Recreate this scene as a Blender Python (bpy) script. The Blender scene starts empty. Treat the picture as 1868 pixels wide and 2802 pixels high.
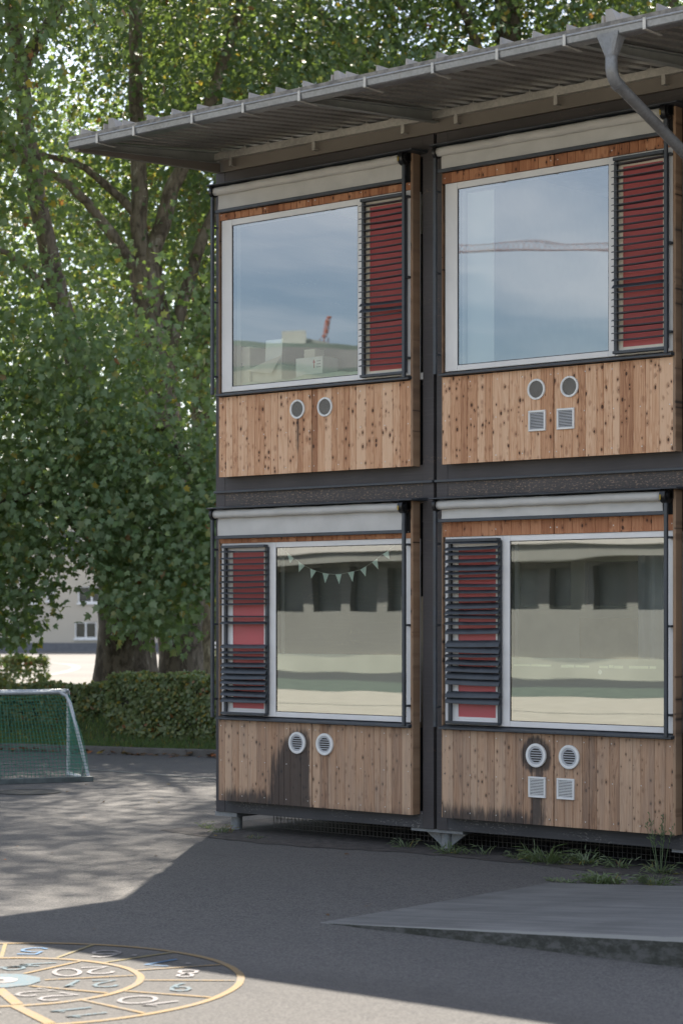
import bpy, bmesh, math, random
import numpy as np
from mathutils import Vector, Matrix

random.seed(7)
RNG = np.random.default_rng(11)
SC = bpy.context.scene
COL = SC.collection
R = math.radians

# ------------------------------------------------------------------ frame of reference
# The long front of the building lies along world X at y = 0 and faces -Y; ground is z = 0.
CX, CY, CH = 12.679, -13.410, 1.9            # where the photographer stands
RX, RY = 0.7663, 0.6424                      # right of the view, on the ground
FX, FY = -0.6424, 0.7663                     # forward of the view, on the ground

def W(x, d):
    """ground position x metres right of and d metres ahead of the photographer"""
    return CX + x * RX + d * FX, CY + x * RY + d * FY

# ------------------------------------------------------------------ node helper
class NT:
    def __init__(s, name):
        s.m = bpy.data.materials.new(name)
        s.m.use_nodes = True
        s.t = s.m.node_tree
        s.t.nodes.clear()
        s.out = s.t.nodes.new('ShaderNodeOutputMaterial')
    def n(s, typ, ins=None, **kw):
        nd = s.t.nodes.new(typ)
        for k, v in kw.items(): setattr(nd, k, v)
        for k, v in (ins or {}).items():
            s.put(nd.inputs[k], v)
        return nd
    def put(s, sock, v):
        if isinstance(v, bpy.types.NodeSocket): s.t.links.new(v, sock)
        elif isinstance(v, bpy.types.Node): s.t.links.new(v.outputs[0], sock)
        else:
            if isinstance(v, tuple) and len(v) == 3 and sock.type == 'RGBA': v = v + (1,)
            sock.default_value = v
    def math(s, op, a, b=None, c=None, clamp=False):
        nd = s.t.nodes.new('ShaderNodeMath'); nd.operation = op; nd.use_clamp = clamp
        s.put(nd.inputs[0], a)
        if b is not None: s.put(nd.inputs[1], b)
        if c is not None: s.put(nd.inputs[2], c)
        return nd.outputs[0]
    def obj(s): return s.n('ShaderNodeTexCoord').outputs['Object']
    def mapping(s, v, scale=(1, 1, 1), loc=(0, 0, 0)):
        return s.n('ShaderNodeMapping', {'Vector': v, 'Scale': scale, 'Location': loc}).outputs[0]
    def noise(s, v, scale=5., detail=3., rough=.55, dist=0.):
        return s.n('ShaderNodeTexNoise', {'Vector': v, 'Scale': scale, 'Detail': detail, 'Roughness': rough, 'Distortion': dist}).outputs[0]
    def smooth(s, v, a, b, lo=0., hi=1.):
        nd = s.n('ShaderNodeMapRange', {'Value': v, 'From Min': a, 'From Max': b, 'To Min': lo, 'To Max': hi})
        nd.interpolation_type = 'SMOOTHSTEP'
        return nd.outputs[0]
    def mix(s, f, a, b, mode='MIX'):
        nd = s.t.nodes.new('ShaderNodeMix'); nd.data_type = 'RGBA'; nd.blend_type = mode
        s.put(nd.inputs[0], f); s.put(nd.inputs[6], a); s.put(nd.inputs[7], b)
        return nd.outputs[2]
    def attr(s, name): return s.n('ShaderNodeAttribute', attribute_name=name)
    def bump(s, h, strength=.3, dist=.01):
        return s.n('ShaderNodeBump', {'Height': h, 'Strength': strength, 'Distance': dist}).outputs[0]
    def pbr(s, col, rough=.6, metal=0., normal=None, spec=.5, **kw):
        b = s.n('ShaderNodeBsdfPrincipled', {'Base Color': col, 'Roughness': rough, 'Metallic': metal, 'Specular IOR Level': spec})
        if normal is not None: s.put(b.inputs['Normal'], normal)
        s.t.links.new(b.outputs[0], s.out.inputs[0])
        return s.m
    def surf(s, sh):
        s.put(s.out.inputs[0], sh)
        return s.m

def simple(name, col, rough=.6, metal=0., var=.12, scale=6., bump=0., spec=.5):
    g = NT(name); o = g.obj()
    n = g.noise(o, scale, 5.)
    f = g.smooth(n, .3, .7, 1 - var, 1 + var)
    c = g.mix(1., col, g.n('ShaderNodeCombineColor', {0: f, 1: f, 2: f}), 'MULTIPLY')
    r = g.smooth(n, .3, .7, max(.05, rough - .08), min(1, rough + .08))
    nm = g.bump(g.noise(o, scale * 12, 3.), bump, .004) if bump else None
    return g.pbr(c, r, metal, nm, spec)

# ------------------------------------------------------------------ materials
def wood(name, light, mid, dark, knot, grey=(.2, .19, .18), greyf=0., knots=1.0):
    g = NT(name); o = g.obj()
    tone = g.attr('tone').outputs['Fac']; seed = g.attr('seed').outputs['Fac']; stain = g.attr('stain').outputs['Fac']
    sx = g.n('ShaderNodeSeparateXYZ', {0: o})
    zz = g.math('ADD', sx.outputs[2], g.math('MULTIPLY', seed, 37.))
    p = g.n('ShaderNodeCombineXYZ', {0: sx.outputs[0], 1: seed, 2: zz}).outputs[0]
    ring = g.noise(g.mapping(p, (26, 9, 1.1)), 1., 3., .5, 1.2)
    ringw = g.math('FRACT', g.math('MULTIPLY', ring, 7.))
    ringw = g.smooth(g.math('ABSOLUTE', g.math('SUBTRACT', ringw, .5)), .0, .5)
    fib = g.noise(g.mapping(p, (150, 9, 3.)), 1., 3.)
    t = g.math('ADD', tone, g.math('MULTIPLY', g.math('SUBTRACT', ringw, .5), .34))
    t = g.math('ADD', t, g.math('MULTIPLY', g.math('SUBTRACT', fib, .5), .55))
    # slow drift of tone along the wall
    t = g.math('ADD', t, g.math('MULTIPLY', g.math('SUBTRACT', g.noise(g.mapping(o, (2.2, 1, .7)), 1., 2.), .5), .45))
    c = g.mix(g.smooth(t, .0, .55), light, mid)
    c = g.mix(g.smooth(t, .45, 1.05), c, dark)
    # knots
    vor = g.n('ShaderNodeTexVoronoi', {'Vector': g.mapping(p, (28, 0, 17.)), 'Scale': 1., 'Randomness': 1.}, voronoi_dimensions='3D')
    ksz = g.n('ShaderNodeSeparateColor', {0: vor.outputs['Color']})
    rad = g.math('MULTIPLY', g.math('POWER', ksz.outputs[0], 1.6), .285 * knots)
    d = g.math('ADD', vor.outputs['Distance'], g.math('MULTIPLY', g.math('SUBTRACT', g.noise(p, 60., 2.), .5), .10))
    km = g.smooth(g.math('SUBTRACT', rad, d), -.035, .035)
    halo = g.smooth(g.math('SUBTRACT', g.math('MULTIPLY', rad, 2.3), d), -.1, .25)
    c = g.mix(g.math('MULTIPLY', halo, .55), c, dark)
    c = g.mix(g.math('MULTIPLY', km, .93), c, knot)
    if greyf:
        gr = g.smooth(g.noise(g.mapping(p, (14, 3, 1.4)), 1., 4.), .35, .7, 0., greyf)
        c = g.mix(gr, c, grey)
    sn = g.noise(g.mapping(p, (34, 6, 4.)), 1., 5., .65)
    sm = g.smooth(g.math('ADD', stain, g.math('MULTIPLY', g.math('SUBTRACT', sn, .5), 1.5)), .30, .98, 0., .86)
    sm = g.math('MULTIPLY', sm, g.smooth(stain, .02, .2))
    c = g.mix(sm, c, (.030, .030, .032))
    return g.pbr(c, .72, 0., g.bump(fib, .25, .003), .25)

def dark_paint(name, col, wearcol, wear):
    g = NT(name); o = g.obj()
    fine = g.noise(g.mapping(o, (3., 3., 60.)), 1., 5.)
    big = g.noise(o, 1.6, 4.)
    c = g.mix(g.smooth(big, .3, .75), col, tuple(x * 1.45 for x in col))
    c = g.mix(g.math('MULTIPLY', g.smooth(fine, .45, .8), .5), c, tuple(x * 1.9 for x in col))
    sp = g.noise(g.mapping(o, (34, 34, 80)), 1., 4., .7)
    area = g.noise(g.mapping(o, (1.5, 1.5, 9)), 1., 3.)
    m = g.math('MULTIPLY', g.smooth(sp, .535, .62), g.smooth(area, .62 - wear, .80 - wear))
    c = g.mix(g.math('MULTIPLY', m, .8), c, wearcol)
    return g.pbr(c, .62, 0., g.bump(fine, .2, .003), .35)

def galv(name, col, rough, metal=.75):
    g = NT(name); o = g.obj()
    v = g.n('ShaderNodeTexVoronoi', {'Vector': o, 'Scale': 55.}).outputs['Color']
    vv = g.n('ShaderNodeSeparateColor', {0: v}).outputs[0]
    n = g.noise(o, 2.3, 5.)
    f = g.math('ADD', g.smooth(vv, 0., 1., .9, 1.08), g.smooth(n, .3, .7, -.14, .14))
    c = g.mix(1., col, g.n('ShaderNodeCombineColor', {0: f, 1: f, 2: f}), 'MULTIPLY')
    st = g.noise(g.mapping(o, (7, 7, 1.5)), 1., 5., .7)
    c = g.mix(g.smooth(st, .6, .8, 0., .4), c, (.16, .13, .10))
    return g.pbr(c, g.smooth(n, .3, .7, rough - .07, rough + .1), metal)

def asphalt_mat():
    g = NT('asphalt'); o = g.obj()
    v = g.n('ShaderNodeTexVoronoi', {'Vector': o, 'Scale': 95.})
    cell = g.n('ShaderNodeSeparateColor', {0: v.outputs['Color']}).outputs[0]
    fine = g.noise(o, 160., 3., .7)
    mid = g.noise(o, 7., 6., .62)
    big = g.noise(g.mapping(o, (.22, .5, 1)), 1., 4.)
    c = g.mix(g.smooth(cell, .1, .9), (.052, .051, .052), (.160, .153, .146))
    c = g.mix(g.smooth(fine, .35, .75, 0., .8), c, (.088, .087, .088))
    grit = g.noise(o, 48., 4., .75)
    c = g.mix(g.smooth(grit, .5, .72, 0., .55), c, (.165, .156, .148))
    c = g.mix(g.smooth(grit, .48, .3, 0., .5), c, (.055, .054, .055))
    c = g.mix(g.smooth(mid, .3, .72, 0., .42), c, (.128, .122, .115))
    c = g.mix(g.smooth(big, .35, .7, 0., .4), c, (.080, .079, .081))
    spk = g.noise(o, 34., 1.)
    c = g.mix(g.smooth(spk, .77, .79, 0., .5), c, (.26, .25, .23))
    # fine cracks
    w = g.n('ShaderNodeTexVoronoi', {'Vector': g.n('ShaderNodeMix', {0: .12, 4: o, 5: g.n('ShaderNodeTexNoise', {'Vector': o, 'Scale': 1.3}).outputs['Color']}, data_type='VECTOR').outputs[1], 'Scale': .21}, feature='DISTANCE_TO_EDGE').outputs[0]
    c = g.mix(g.math('MULTIPLY', g.smooth(w, .0015, .0005), g.smooth(g.noise(o, .5, 2.), .55, .66, 0., .45)), c, (.05, .048, .047))
        # the asphalt is darker on the camera side of the yard
    py_ = g.math('ADD', g.n('ShaderNodeSeparateXYZ', {0: o}).outputs[1], g.math('MULTIPLY', g.math('SUBTRACT', g.noise(o, 1.5, 4.), .5), .9))
    c = g.mix(g.smooth(py_, -4.75, -5.3, 0., .36), c, (.052, .050, .048))
    # old drip stains and tyre-grey blotches
    st = g.noise(g.mapping(o, (.8, 1.9, 1)), 1., 5., .65)
    c = g.mix(g.smooth(st, .60, .72, 0., .35), c, (.055, .054, .055))
    return g.pbr(c, .9, 0., g.bump(g.math('ADD', cell, fine), .35, .004), .2)

def court_mat():
    g = NT('court_asphalt'); o = g.obj()
    c = g.mix(g.smooth(g.noise(g.mapping(o, (.1, .3, 1)), 1., 5.), .3, .7), (.135, .128, .120), (.165, .156, .146))
    c = g.mix(g.smooth(g.noise(o, 9., 4.), .4, .7, 0., .3), c, (.12, .115, .11))
    return g.pbr(c, .9, 0., None, .2)

def concrete_mat(name, a, b, moss=0.):
    g = NT(name); o = g.obj()
    st = g.noise(g.mapping(o, (1.2, 26, 6)), 1., 5.)
    bl = g.noise(o, 2.2, 5.)
    fine = g.noise(o, 90., 3.)
    c = g.mix(g.smooth(st, .3, .7), a, b)
    c = g.mix(g.smooth(bl, .35, .7, 0., .5), c, tuple(x * .72 for x in a))
    c = g.mix(g.smooth(fine, .5, .8, 0., .35), c, tuple(x * .55 for x in a))
    if moss:
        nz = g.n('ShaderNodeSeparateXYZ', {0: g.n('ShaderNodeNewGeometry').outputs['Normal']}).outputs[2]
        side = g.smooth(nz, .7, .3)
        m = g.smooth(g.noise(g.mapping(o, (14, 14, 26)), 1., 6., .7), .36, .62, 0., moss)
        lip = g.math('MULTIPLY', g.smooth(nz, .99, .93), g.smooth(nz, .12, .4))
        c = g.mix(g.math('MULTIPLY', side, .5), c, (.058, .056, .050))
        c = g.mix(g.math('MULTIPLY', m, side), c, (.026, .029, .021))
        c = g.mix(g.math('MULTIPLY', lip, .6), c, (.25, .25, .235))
    return g.pbr(c, .9, 0., g.bump(fine, .3, .004), .2)

def leaf_mat(name, g1, g2, trans, rough=.42, tf=.42):
    g = NT(name)
    a = g.attr('hue')
    s = g.n('ShaderNodeSeparateColor', {0: a.outputs['Color']})
    c = g.mix(s.outputs[0], g1, g2)
    c = g.mix(s.outputs[1], c, (.30, .22, .035))
    c = g.mix(s.outputs[2], c, (.26, .085, .03))
    tcol = g.mix(s.outputs[0], trans, tuple(x * .75 for x in trans))
    tcol = g.mix(s.outputs[1], tcol, (.62, .46, .06))
    tcol = g.mix(s.outputs[2], tcol, (.45, .15, .04))
    d = g.n('ShaderNodeBsdfPrincipled', {'Base Color': c, 'Roughness': rough, 'Specular IOR Level': .5})
    t = g.n('ShaderNodeBsdfTranslucent', {'Color': tcol})
    return g.surf(g.n('ShaderNodeMixShader', {0: tf, 1: d.outputs[0], 2: t.outputs[0]}))

def bark_mat(name, dk, lt, pale):
    g = NT(name); o = g.obj()
    pl = g.noise(g.mapping(o, (5.5, 5.5, 2.4)), 1., 5., .68, .6)
    c = g.mix(g.smooth(pl, .38, .52), dk, lt)
    c = g.mix(g.smooth(pl, .58, .66), c, pale)
    f = g.noise(g.mapping(o, (16, 16, 5)), 1., 4.)
    c = g.mix(g.smooth(f, .45, .7, 0., .6), c, tuple(x * .5 for x in dk))
    return g.pbr(c, .9, 0., g.bump(g.math('ADD', pl, f), .6, .03), .15)

def glass_mat(name, refl, tint, wav):
    g = NT(name); o = g.obj()
    h = g.noise(g.mapping(o, (.55, 1, 2.1)), 1., 1.5, .4)
    h2 = g.noise(g.mapping(o, (1.6, 1, 4.5)), 1., 0.)
    hh = g.math('ADD', h, g.math('MULTIPLY', h2, .16))
    nm = g.bump(hh, 1., wav)
    fr = g.n('ShaderNodeFresnel', {'IOR': 1.5})
    f = g.math('ADD', g.math('MULTIPLY', fr.outputs[0], 1.1), refl, clamp=True)
    gl = g.n('ShaderNodeBsdfGlossy', {'Color': (.93, .97, 1., 1), 'Roughness': .004, 'Normal': nm})
    tr = g.n('ShaderNodeBsdfTransparent', {'Color': tint})
    return g.surf(g.n('ShaderNodeMixShader', {0: f, 1: tr.outputs[0], 2: gl.outputs[0]}))

def paint_mat(name, col, wear=.5):
    g = NT(name); o = g.obj()
    w = g.math('ADD', g.noise(o, 55., 3., .7), g.math('MULTIPLY', g.math('SUBTRACT', g.noise(o, 4., 3.), .5), .5))
    c = g.mix(g.smooth(w, .62 - .14 * wear, .78 - .14 * wear, 0., .85), col, (.13, .125, .12))
    c = g.mix(g.smooth(g.noise(o, 120., 2.), .4, .7, 0., .25), c, tuple(x * .6 for x in col))
    return g.pbr(c, .8, 0., None, .25)

M = {}
M['wood_up'] = wood('larch_boards', (.640, .425, .282), (.505, .280, .160), (.262, .118, .062), (.050, .024, .015))
M['wood_low'] = wood('weathered_larch_boards', (.495, .335, .225), (.388, .238, .150), (.200, .112, .068), (.075, .048, .034), (.235, .195, .165), .32, .85)
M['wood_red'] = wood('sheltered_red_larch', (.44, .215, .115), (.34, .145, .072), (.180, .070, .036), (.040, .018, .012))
M['wood_return'] = wood('end_grain_larch', (.36, .235, .150), (.28, .172, .105), (.17, .095, .058), (.035, .02, .014), (.15, .13, .11), .4)
M['dark'] = dark_paint('charcoal_stained_timber', (.050, .045, .046), (.20, .14, .10), .06)
M['dark_worn'] = dark_paint('worn_charcoal_timber', (.052, .046, .045), (.27, .19, .135), .30)
M['dark_plinth'] = dark_paint('weathered_charcoal_sill_beam', (.050, .048, .050), (.27, .25, .23), .18)
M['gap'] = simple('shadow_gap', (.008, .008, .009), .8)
M['anthracite'] = simple('anthracite_metal', (.038, .044, .053), .45, .0, .25, 9.)
M['black'] = simple('black_plastic', (.010, .010, .011), .35, 0., .2)
M['yellow'] = simple('yellow_mark', (.55, .38, .03), .5)
M['frame'] = simple('light_grey_window_frame', (.66, .65, .645), .45, 0., .05, 3.)
M['cream'] = simple('cream_frame', (.70, .65, .56), .5, 0., .06, 4.)
M['red'] = simple('red_panel', (.45, .090, .098), .5, 0., .06, 2.5)
M['fabric'] = simple('grey_awning_fabric', (.46, .45, .43), .85, 0., .06, 5., .25)
M['galv'] = galv('galvanised_steel', (.42, .43, .44), .42)
M['gutter'] = galv('zinc_gutter', (.215, .222, .232), .36, .5)
M['chan'] = galv('galvanised_channel', (.42, .405, .375), .5, .3)
M['under'] = galv('roof_sheet', (.285, .27, .25), .42, .55)
M['steelbeam'] = simple('grey_painted_steel', (.25, .26, .245), .5, .0, .2, 3.)
M['pipe'] = galv('zinc_pipe', (.175, .18, .188), .42, .3)
M['fin'] = simple('sheet_rib_end', (.255, .245, .235), .6, .1, .2, 8.)
M['wire'] = simple('dull_wire', (.11, .10, .095), .6, .2)
M['foot'] = galv('dull_foot_steel', (.24, .25, .26), .5, .4)
M['fascia'] = simple('taupe_fascia', (.175, .155, .135), .6, 0., .08, 2.)
M['roofedge'] = simple('dirty_sheet_edge', (.16, .15, .135), .6, .2, .4, 20.)
M['vent'] = simple('white_vent_plastic', (.66, .66, .65), .45, 0., .06, 12.)
M['ventgrey'] = simple('grey_vent_plastic', (.40, .41, .43), .5, 0., .08, 12.)
M['grille'] = simple('dark_grille', (.030, .027, .024), .7)
M['mesh_up'] = simple('insect_mesh', (.34, .325, .295), .7)
M['screw'] = simple('screw_steel', (.6, .6, .6), .35, .8)
M['asphalt'] = asphalt_mat()
M['court'] = court_mat()
M['concrete'] = concrete_mat('ramp_concrete', (.125, .126, .125), (.185, .185, .182), .72)
M['kerb'] = concrete_mat('kerb_stone', (.115, .108, .100), (.15, .142, .132))
M['soil'] = simple('dark_soil', (.050, .044, .041), .95, 0., .5, 14., .6)
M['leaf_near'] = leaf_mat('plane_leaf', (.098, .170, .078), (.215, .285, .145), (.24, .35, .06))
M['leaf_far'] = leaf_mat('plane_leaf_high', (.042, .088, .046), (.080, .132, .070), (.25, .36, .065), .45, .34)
M['leaf_hedge'] = leaf_mat('hedge_leaf', (.082, .125, .050), (.175, .215, .090), (.36, .44, .09), .4, .3)
M['bark'] = bark_mat('plane_bark', (.095, .076, .056), (.200, .165, .123), (.33, .29, .23))
M['bark_dark'] = bark_mat('dark_bark', (.082, .066, .050), (.175, .142, .108), (.29, .255, .205))
M['twig'] = simple('hedge_twigs', (.030, .028, .018), .95, 0., .5, 20.)
M['grass'] = leaf_mat('grass_blade', (.055, .105, .030), (.095, .150, .045), (.25, .36, .05), .5, .3)
M['turf'] = simple('turf_soil', (.045, .060, .024), .95, 0., .5, 12.)
M['weed'] = leaf_mat('weed_leaf', (.115, .165, .080), (.20, .245, .150), (.22, .32, .06), .5, .3)
M['litter'] = leaf_mat('fallen_leaf', (.11, .065, .035), (.075, .048, .028), (.2, .1, .03), .7, .15)
M['goal'] = galv('goal_aluminium', (.42, .44, .46), .4, .4)
M['net'] = simple('green_net', (.020, .165, .110), .6)
M['goalbase'] = simple('goal_base_rail', (.10, .12, .12), .6, 0., .3, 8.)
M['render'] = simple('cream_render', (.50, .455, .385), .9, 0., .05, .6)
M['plinth'] = simple('grey_plinth', (.14, .145, .16), .85)
M['wframe'] = simple('white_window_frame', (.75, .75, .75), .5)
M['wglass'] = simple('dark_window_glass', (.035, .040, .038), .08, 0., .2, 3.)
M['curtain'] = simple('window_curtain', (.22, .22, .19), .9, 0., .3, 30.)
M['glass_up'] = glass_mat('coated_glass_upper', .235, (.93, .97, .93, 1), .0012)
M['glass_low'] = glass_mat('coated_glass_lower', .155, (.93, .98, .94, 1), .0011)
M['film'] = None
g = NT('frosted_film')
d_ = g.n('ShaderNodeBsdfDiffuse', {'Color': (.37, .42, .385, 1)})
t_ = g.n('ShaderNodeBsdfTranslucent', {'Color': (.3, .33, .3, 1)})
M['film'] = g.surf(g.n('ShaderNodeMixShader', {0: .35, 1: d_.outputs[0], 2: t_.outputs[0]}))
M['inwall'] = simple('interior_wall', (.70, .69, .64), .9, 0., .04)
M['infloor'] = simple('interior_floor', (.22, .19, .16), .6)
M['inwood'] = simple('interior_cabinet', (.33, .26, .20), .6)
M['inceil'] = simple('interior_ceiling', (.62, .61, .58), .9)
M['card'] = simple('cardboard', (.66, .62, .52), .85, 0., .06, 7.)
M['netcloth'] = simple('pale_net_curtain', (.42, .44, .44), .9, 0., .03, 2.)
M['roomcloth'] = simple('grey_room_curtain', (.20, .205, .22), .9, 0., .1, 5.)
M['cardwhite'] = simple('white_card', (.80, .82, .77), .8, 0., .04)
M['ink'] = simple('ink', (.03, .03, .03), .8)
M['redink'] = simple('red_ink', (.45, .05, .03), .8)
M['sheet'] = simple('pale_green_sheet', (.62, .68, .52), .5, 0., .1, 8.)
M['flag'] = simple('mint_flag', (.66, .80, .72), .8, 0., .12, 9.)
M['string'] = simple('string', (.4, .4, .36), .8)
M['py'] = paint_mat('yellow_paint', (.200, .140, .068), 1.05)
M['pyo'] = paint_mat('olive_yellow_paint', (.175, .142, .058), 1.1)
M['pb'] = paint_mat('blue_paint', (.080, .120, .145), 1.05)
M['pb_shade'] = paint_mat('shaded_blue_paint', (.06, .13, .23), .45)  # blue for digits in the building's shadow, shade tint put into the colour
M['pw'] = paint_mat('white_paint', (.215, .205, .208), 1.05)
M['pk'] = paint_mat('dark_paint_spot', (.03, .03, .03), .2)
M['terrace'] = concrete_mat('pale_terrace_slabs', (.50, .46, .37), (.58, .54, .45))
M['lawn'] = simple('mown_lawn', (.115, .14, .105), .95, 0., .3, 3.)
M['iron'] = simple('cast_iron', (.045, .043, .042), .7, 0., .3, 30.)
M['line'] = paint_mat('faded_line_paint', (.23, .24, .225), .8)
M['cwhite'] = paint_mat('court_line_paint', (.215, .208, .203), .2)
M['opp'] = simple('opposite_render', (.30, .305, .275), .9, 0., .06, .5)
M['oppwhite'] = simple('opposite_white_fascia', (.62, .60, .55), .7, 0., .05)
M['oppdark'] = simple('opposite_shade', (.055, .055, .05), .8)
M['oppglass'] = simple('opposite_dull_glass', (.25, .27, .245), .5, 0., .25, .6)
M['oppgrey'] = simple('opposite_grey_attic', (.46, .465, .43), .85, 0., .1, .3)
M['opproof'] = simple('opposite_green_roof', (.30, .37, .31), .8, 0., .3, .2)
M['oppolive'] = simple('opposite_olive_wall', (.52, .525, .43), .9, 0., .15, .3)
M['crane'] = simple('crane_dull_red', (.36, .22, .20), .7)
M['crane_red'] = simple('crane_orange_red', (.45, .17, .11), .6)

# ------------------------------------------------------------------ mesh helper
class MB:
    """collects shapes that become ONE mesh object"""
    def __init__(s): s.v = []; s.f = []; s.mi = []; s.sm = []
    def add(s, vs, fs, mi=0, smooth=False):
        o = len(s.v); s.v += [tuple(v) for v in vs]
        for f in fs: s.f.append([o + i for i in f]); s.mi.append(mi); s.sm.append(smooth)
        return s
    def box(s, x0, x1, y0, y1, z0, z1, mi=0):
        v = [(x0, y0, z0), (x1, y0, z0), (x1, y1, z0), (x0, y1, z0), (x0, y0, z1), (x1, y0, z1), (x1, y1, z1), (x0, y1, z1)]
        return s.add(v, [(0, 3, 2, 1), (4, 5, 6, 7), (0, 1, 5, 4), (1, 2, 6, 5), (2, 3, 7, 6), (3, 0, 4, 7)], mi)
    def obox(s, c, hx, hy, hz, mat, mi=0):
        v = [mat @ Vector((sx * hx, sy * hy, sz * hz)) + Vector(c) for sz in (-1, 1) for sx, sy in ((-1, -1), (1, -1), (1, 1), (-1, 1))]
        return s.add(v, [(0, 3, 2, 1), (4, 5, 6, 7), (0, 1, 5, 4), (1, 2, 6, 5), (2, 3, 7, 6), (3, 0, 4, 7)], mi)
    def prism(s, poly, a, b, axis='x', mi=0):
        """poly = 2-D outline extruded from a to b along the axis"""
        n = len(poly)
        def P(p, t):
            return {'x': (t, p[0], p[1]), 'y': (p[0], t, p[1]), 'z': (p[0], p[1], t)}[axis]
        v = [P(p, a) for p in poly] + [P(p, b) for p in poly]
        f = [list(range(n))[::-1], [n + i for i in range(n)]] + [(i, (i + 1) % n, n + (i + 1) % n, n + i) for i in range(n)]
        return s.add(v, f, mi)
    def tube(s, pts, r, seg=10, mi=0, cap=True, smooth=True):
        pts = [Vector(p) for p in pts]
        rs = r if isinstance(r, (list, tuple)) else [r] * len(pts)
        o = len(s.v); n = len(pts)
        t0 = (pts[1] - pts[0]).normalized()
        ref = Vector((0, 0, 1)) if abs(t0.z) < .9 else Vector((1, 0, 0))
        u = t0.cross(ref).normalized()
        vs = []
        for i, p in enumerate(pts):
            t = (pts[min(i + 1, n - 1)] - pts[max(i - 1, 0)]).normalized()
            u = (u - t * u.dot(t)).normalized(); w = t.cross(u)
            for k in range(seg):
                a = 2 * math.pi * k / seg
                vs.append(p + (u * math.cos(a) + w * math.sin(a)) * rs[i])
        fs = [(i * seg + k, i * seg + (k + 1) % seg, (i + 1) * seg + (k + 1) % seg, (i + 1) * seg + k) for i in range(n - 1) for k in range(seg)]
        s.add(vs, fs, mi, smooth)
        if cap:
            s.add(vs[:seg], [list(range(seg))[::-1]], mi); s.add(vs[-seg:], [list(range(seg))], mi)
        return s
    def ring(s, c, r0, r1, y0, y1, seg=36, mi=0):
        """annulus in the XZ plane, from y0 (front) to y1 (back)"""
        vs = []
        for y in (y0, y1):
            for r in (r0, r1):
                vs += [(c[0] + r * math.cos(2 * math.pi * k / seg), y, c[1] + r * math.sin(2 * math.pi * k / seg)) for k in range(seg)]
        f = []
        for k in range(seg):
            j = (k + 1) % seg
            f += [(k, j, seg + j, seg + k), (2 * seg + k, 3 * seg + k, 3 * seg + j, 2 * seg + j), (seg + k, seg + j, 3 * seg + j, 3 * seg + k), (k, 2 * seg + k, 2 * seg + j, j)]
        return s.add(vs, f, mi)
    def build(s, name, mats, parent=None, bevel=0., loc=None):
        me = bpy.data.meshes.new(name)
        me.from_pydata([tuple(v) for v in s.v], [], s.f)
        for m in (mats if isinstance(mats, (list, tuple)) else [mats]): me.materials.append(m)
        me.polygons.foreach_set('material_index', s.mi)
        me.polygons.foreach_set('use_smooth', s.sm)
        me.update()
        o = bpy.data.objects.new(name, me); COL.objects.link(o)
        if parent is not None: o.parent = parent
        if loc: o.location = loc
        if bevel:
            b = o.modifiers.new('bevel', 'BEVEL'); b.width = bevel; b.segments = 2; b.limit_method = 'ANGLE'
        return o

def tag(o, label=None, cat=None, group=None, kind=None):
    if label: o['label'] = label
    if cat: o['category'] = cat
    if group: o['group'] = group
    if kind: o['kind'] = kind
    return o

def empty(name, loc, label, cat, group=None):
    o = bpy.data.objects.new(name, None); COL.objects.link(o)
    o.location = loc; o.empty_display_size = .2
    return tag(o, label, cat, group)

def fast_mesh(name, verts, faces_flat, loop_tot, mat, attrs=None, parent=None, smooth=False):
    """big meshes straight from numpy arrays; attrs = {name: (n,4) point colours}"""
    me = bpy.data.meshes.new(name)
    nv = len(verts); nf = len(loop_tot)
    me.vertices.add(nv); me.vertices.foreach_set('co', np.ascontiguousarray(verts, dtype=np.float32).ravel())
    me.loops.add(len(faces_flat)); me.loops.foreach_set('vertex_index', np.ascontiguousarray(faces_flat, dtype=np.int32))
    me.polygons.add(nf)
    st = np.zeros(nf, dtype=np.int32); st[1:] = np.cumsum(loop_tot)[:-1]
    me.polygons.foreach_set('loop_start', st)
    me.polygons.foreach_set('loop_total', np.ascontiguousarray(loop_tot, dtype=np.int32))
    me.update(calc_edges=True)
    for k, a in (attrs or {}).items():
        at = me.attributes.new(k, 'FLOAT_COLOR', 'POINT')
        at.data.foreach_set('color', np.ascontiguousarray(a, dtype=np.float32).ravel())
    me.materials.append(mat)
    if smooth: me.polygons.foreach_set('use_smooth', np.ones(nf, dtype=bool))
    o = bpy.data.objects.new(name, me); COL.objects.link(o)
    if parent is not None: o.parent = parent
    return o

# ------------------------------------------------------------------ leaves
PLANE_LEAF = np.array([(0, 0, 0), (.16, -.05, .01), (.47, .10, -.05), (.27, .22, .02), (.50, .52, -.06), (.22, .52, .03), (.0, 1.0, -.07),
                       (-.22, .52, .03), (-.50, .52, -.06), (-.27, .22, .02), (-.47, .10, -.05), (-.16, -.05, .01), (0, .33, .05)], float)
PLANE_FACES = [(12, 0, 1), (12, 1, 2, 3), (12, 3, 4, 5), (12, 5, 6, 7), (12, 7, 8, 9), (12, 9, 10, 11), (12, 11, 0)]
STAR_LEAF = np.array([(0, 0, 0), (.48, .12, -.05), (.20, .40, .03), (.46, .58, -.05), (0, 1., -.06), (-.46, .58, -.05), (-.20, .40, .03), (-.48, .12, -.05)], float)
STAR_FACES = [(0, 1, 2, 6, 7), (2, 3, 4), (2, 4, 6), (4, 5, 6)]
OVAL_LEAF = np.array([(0, 0, 0), (.26, .28, .04), (.30, .6, .03), (0, 1., -.06), (-.30, .6, .03), (-.26, .28, .04)], float)
OVAL_FACES = [(0, 1, 2, 3), (0, 3, 4, 5)]
BLADE = np.array([(-.5, 0, 0), (.5, 0, 0), (.38, .55, .08), (0, 1., .30), (-.38, .55, .08)], float)
BLADE_FACES = [(0, 1, 2, 4), (4, 2, 3)]

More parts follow.
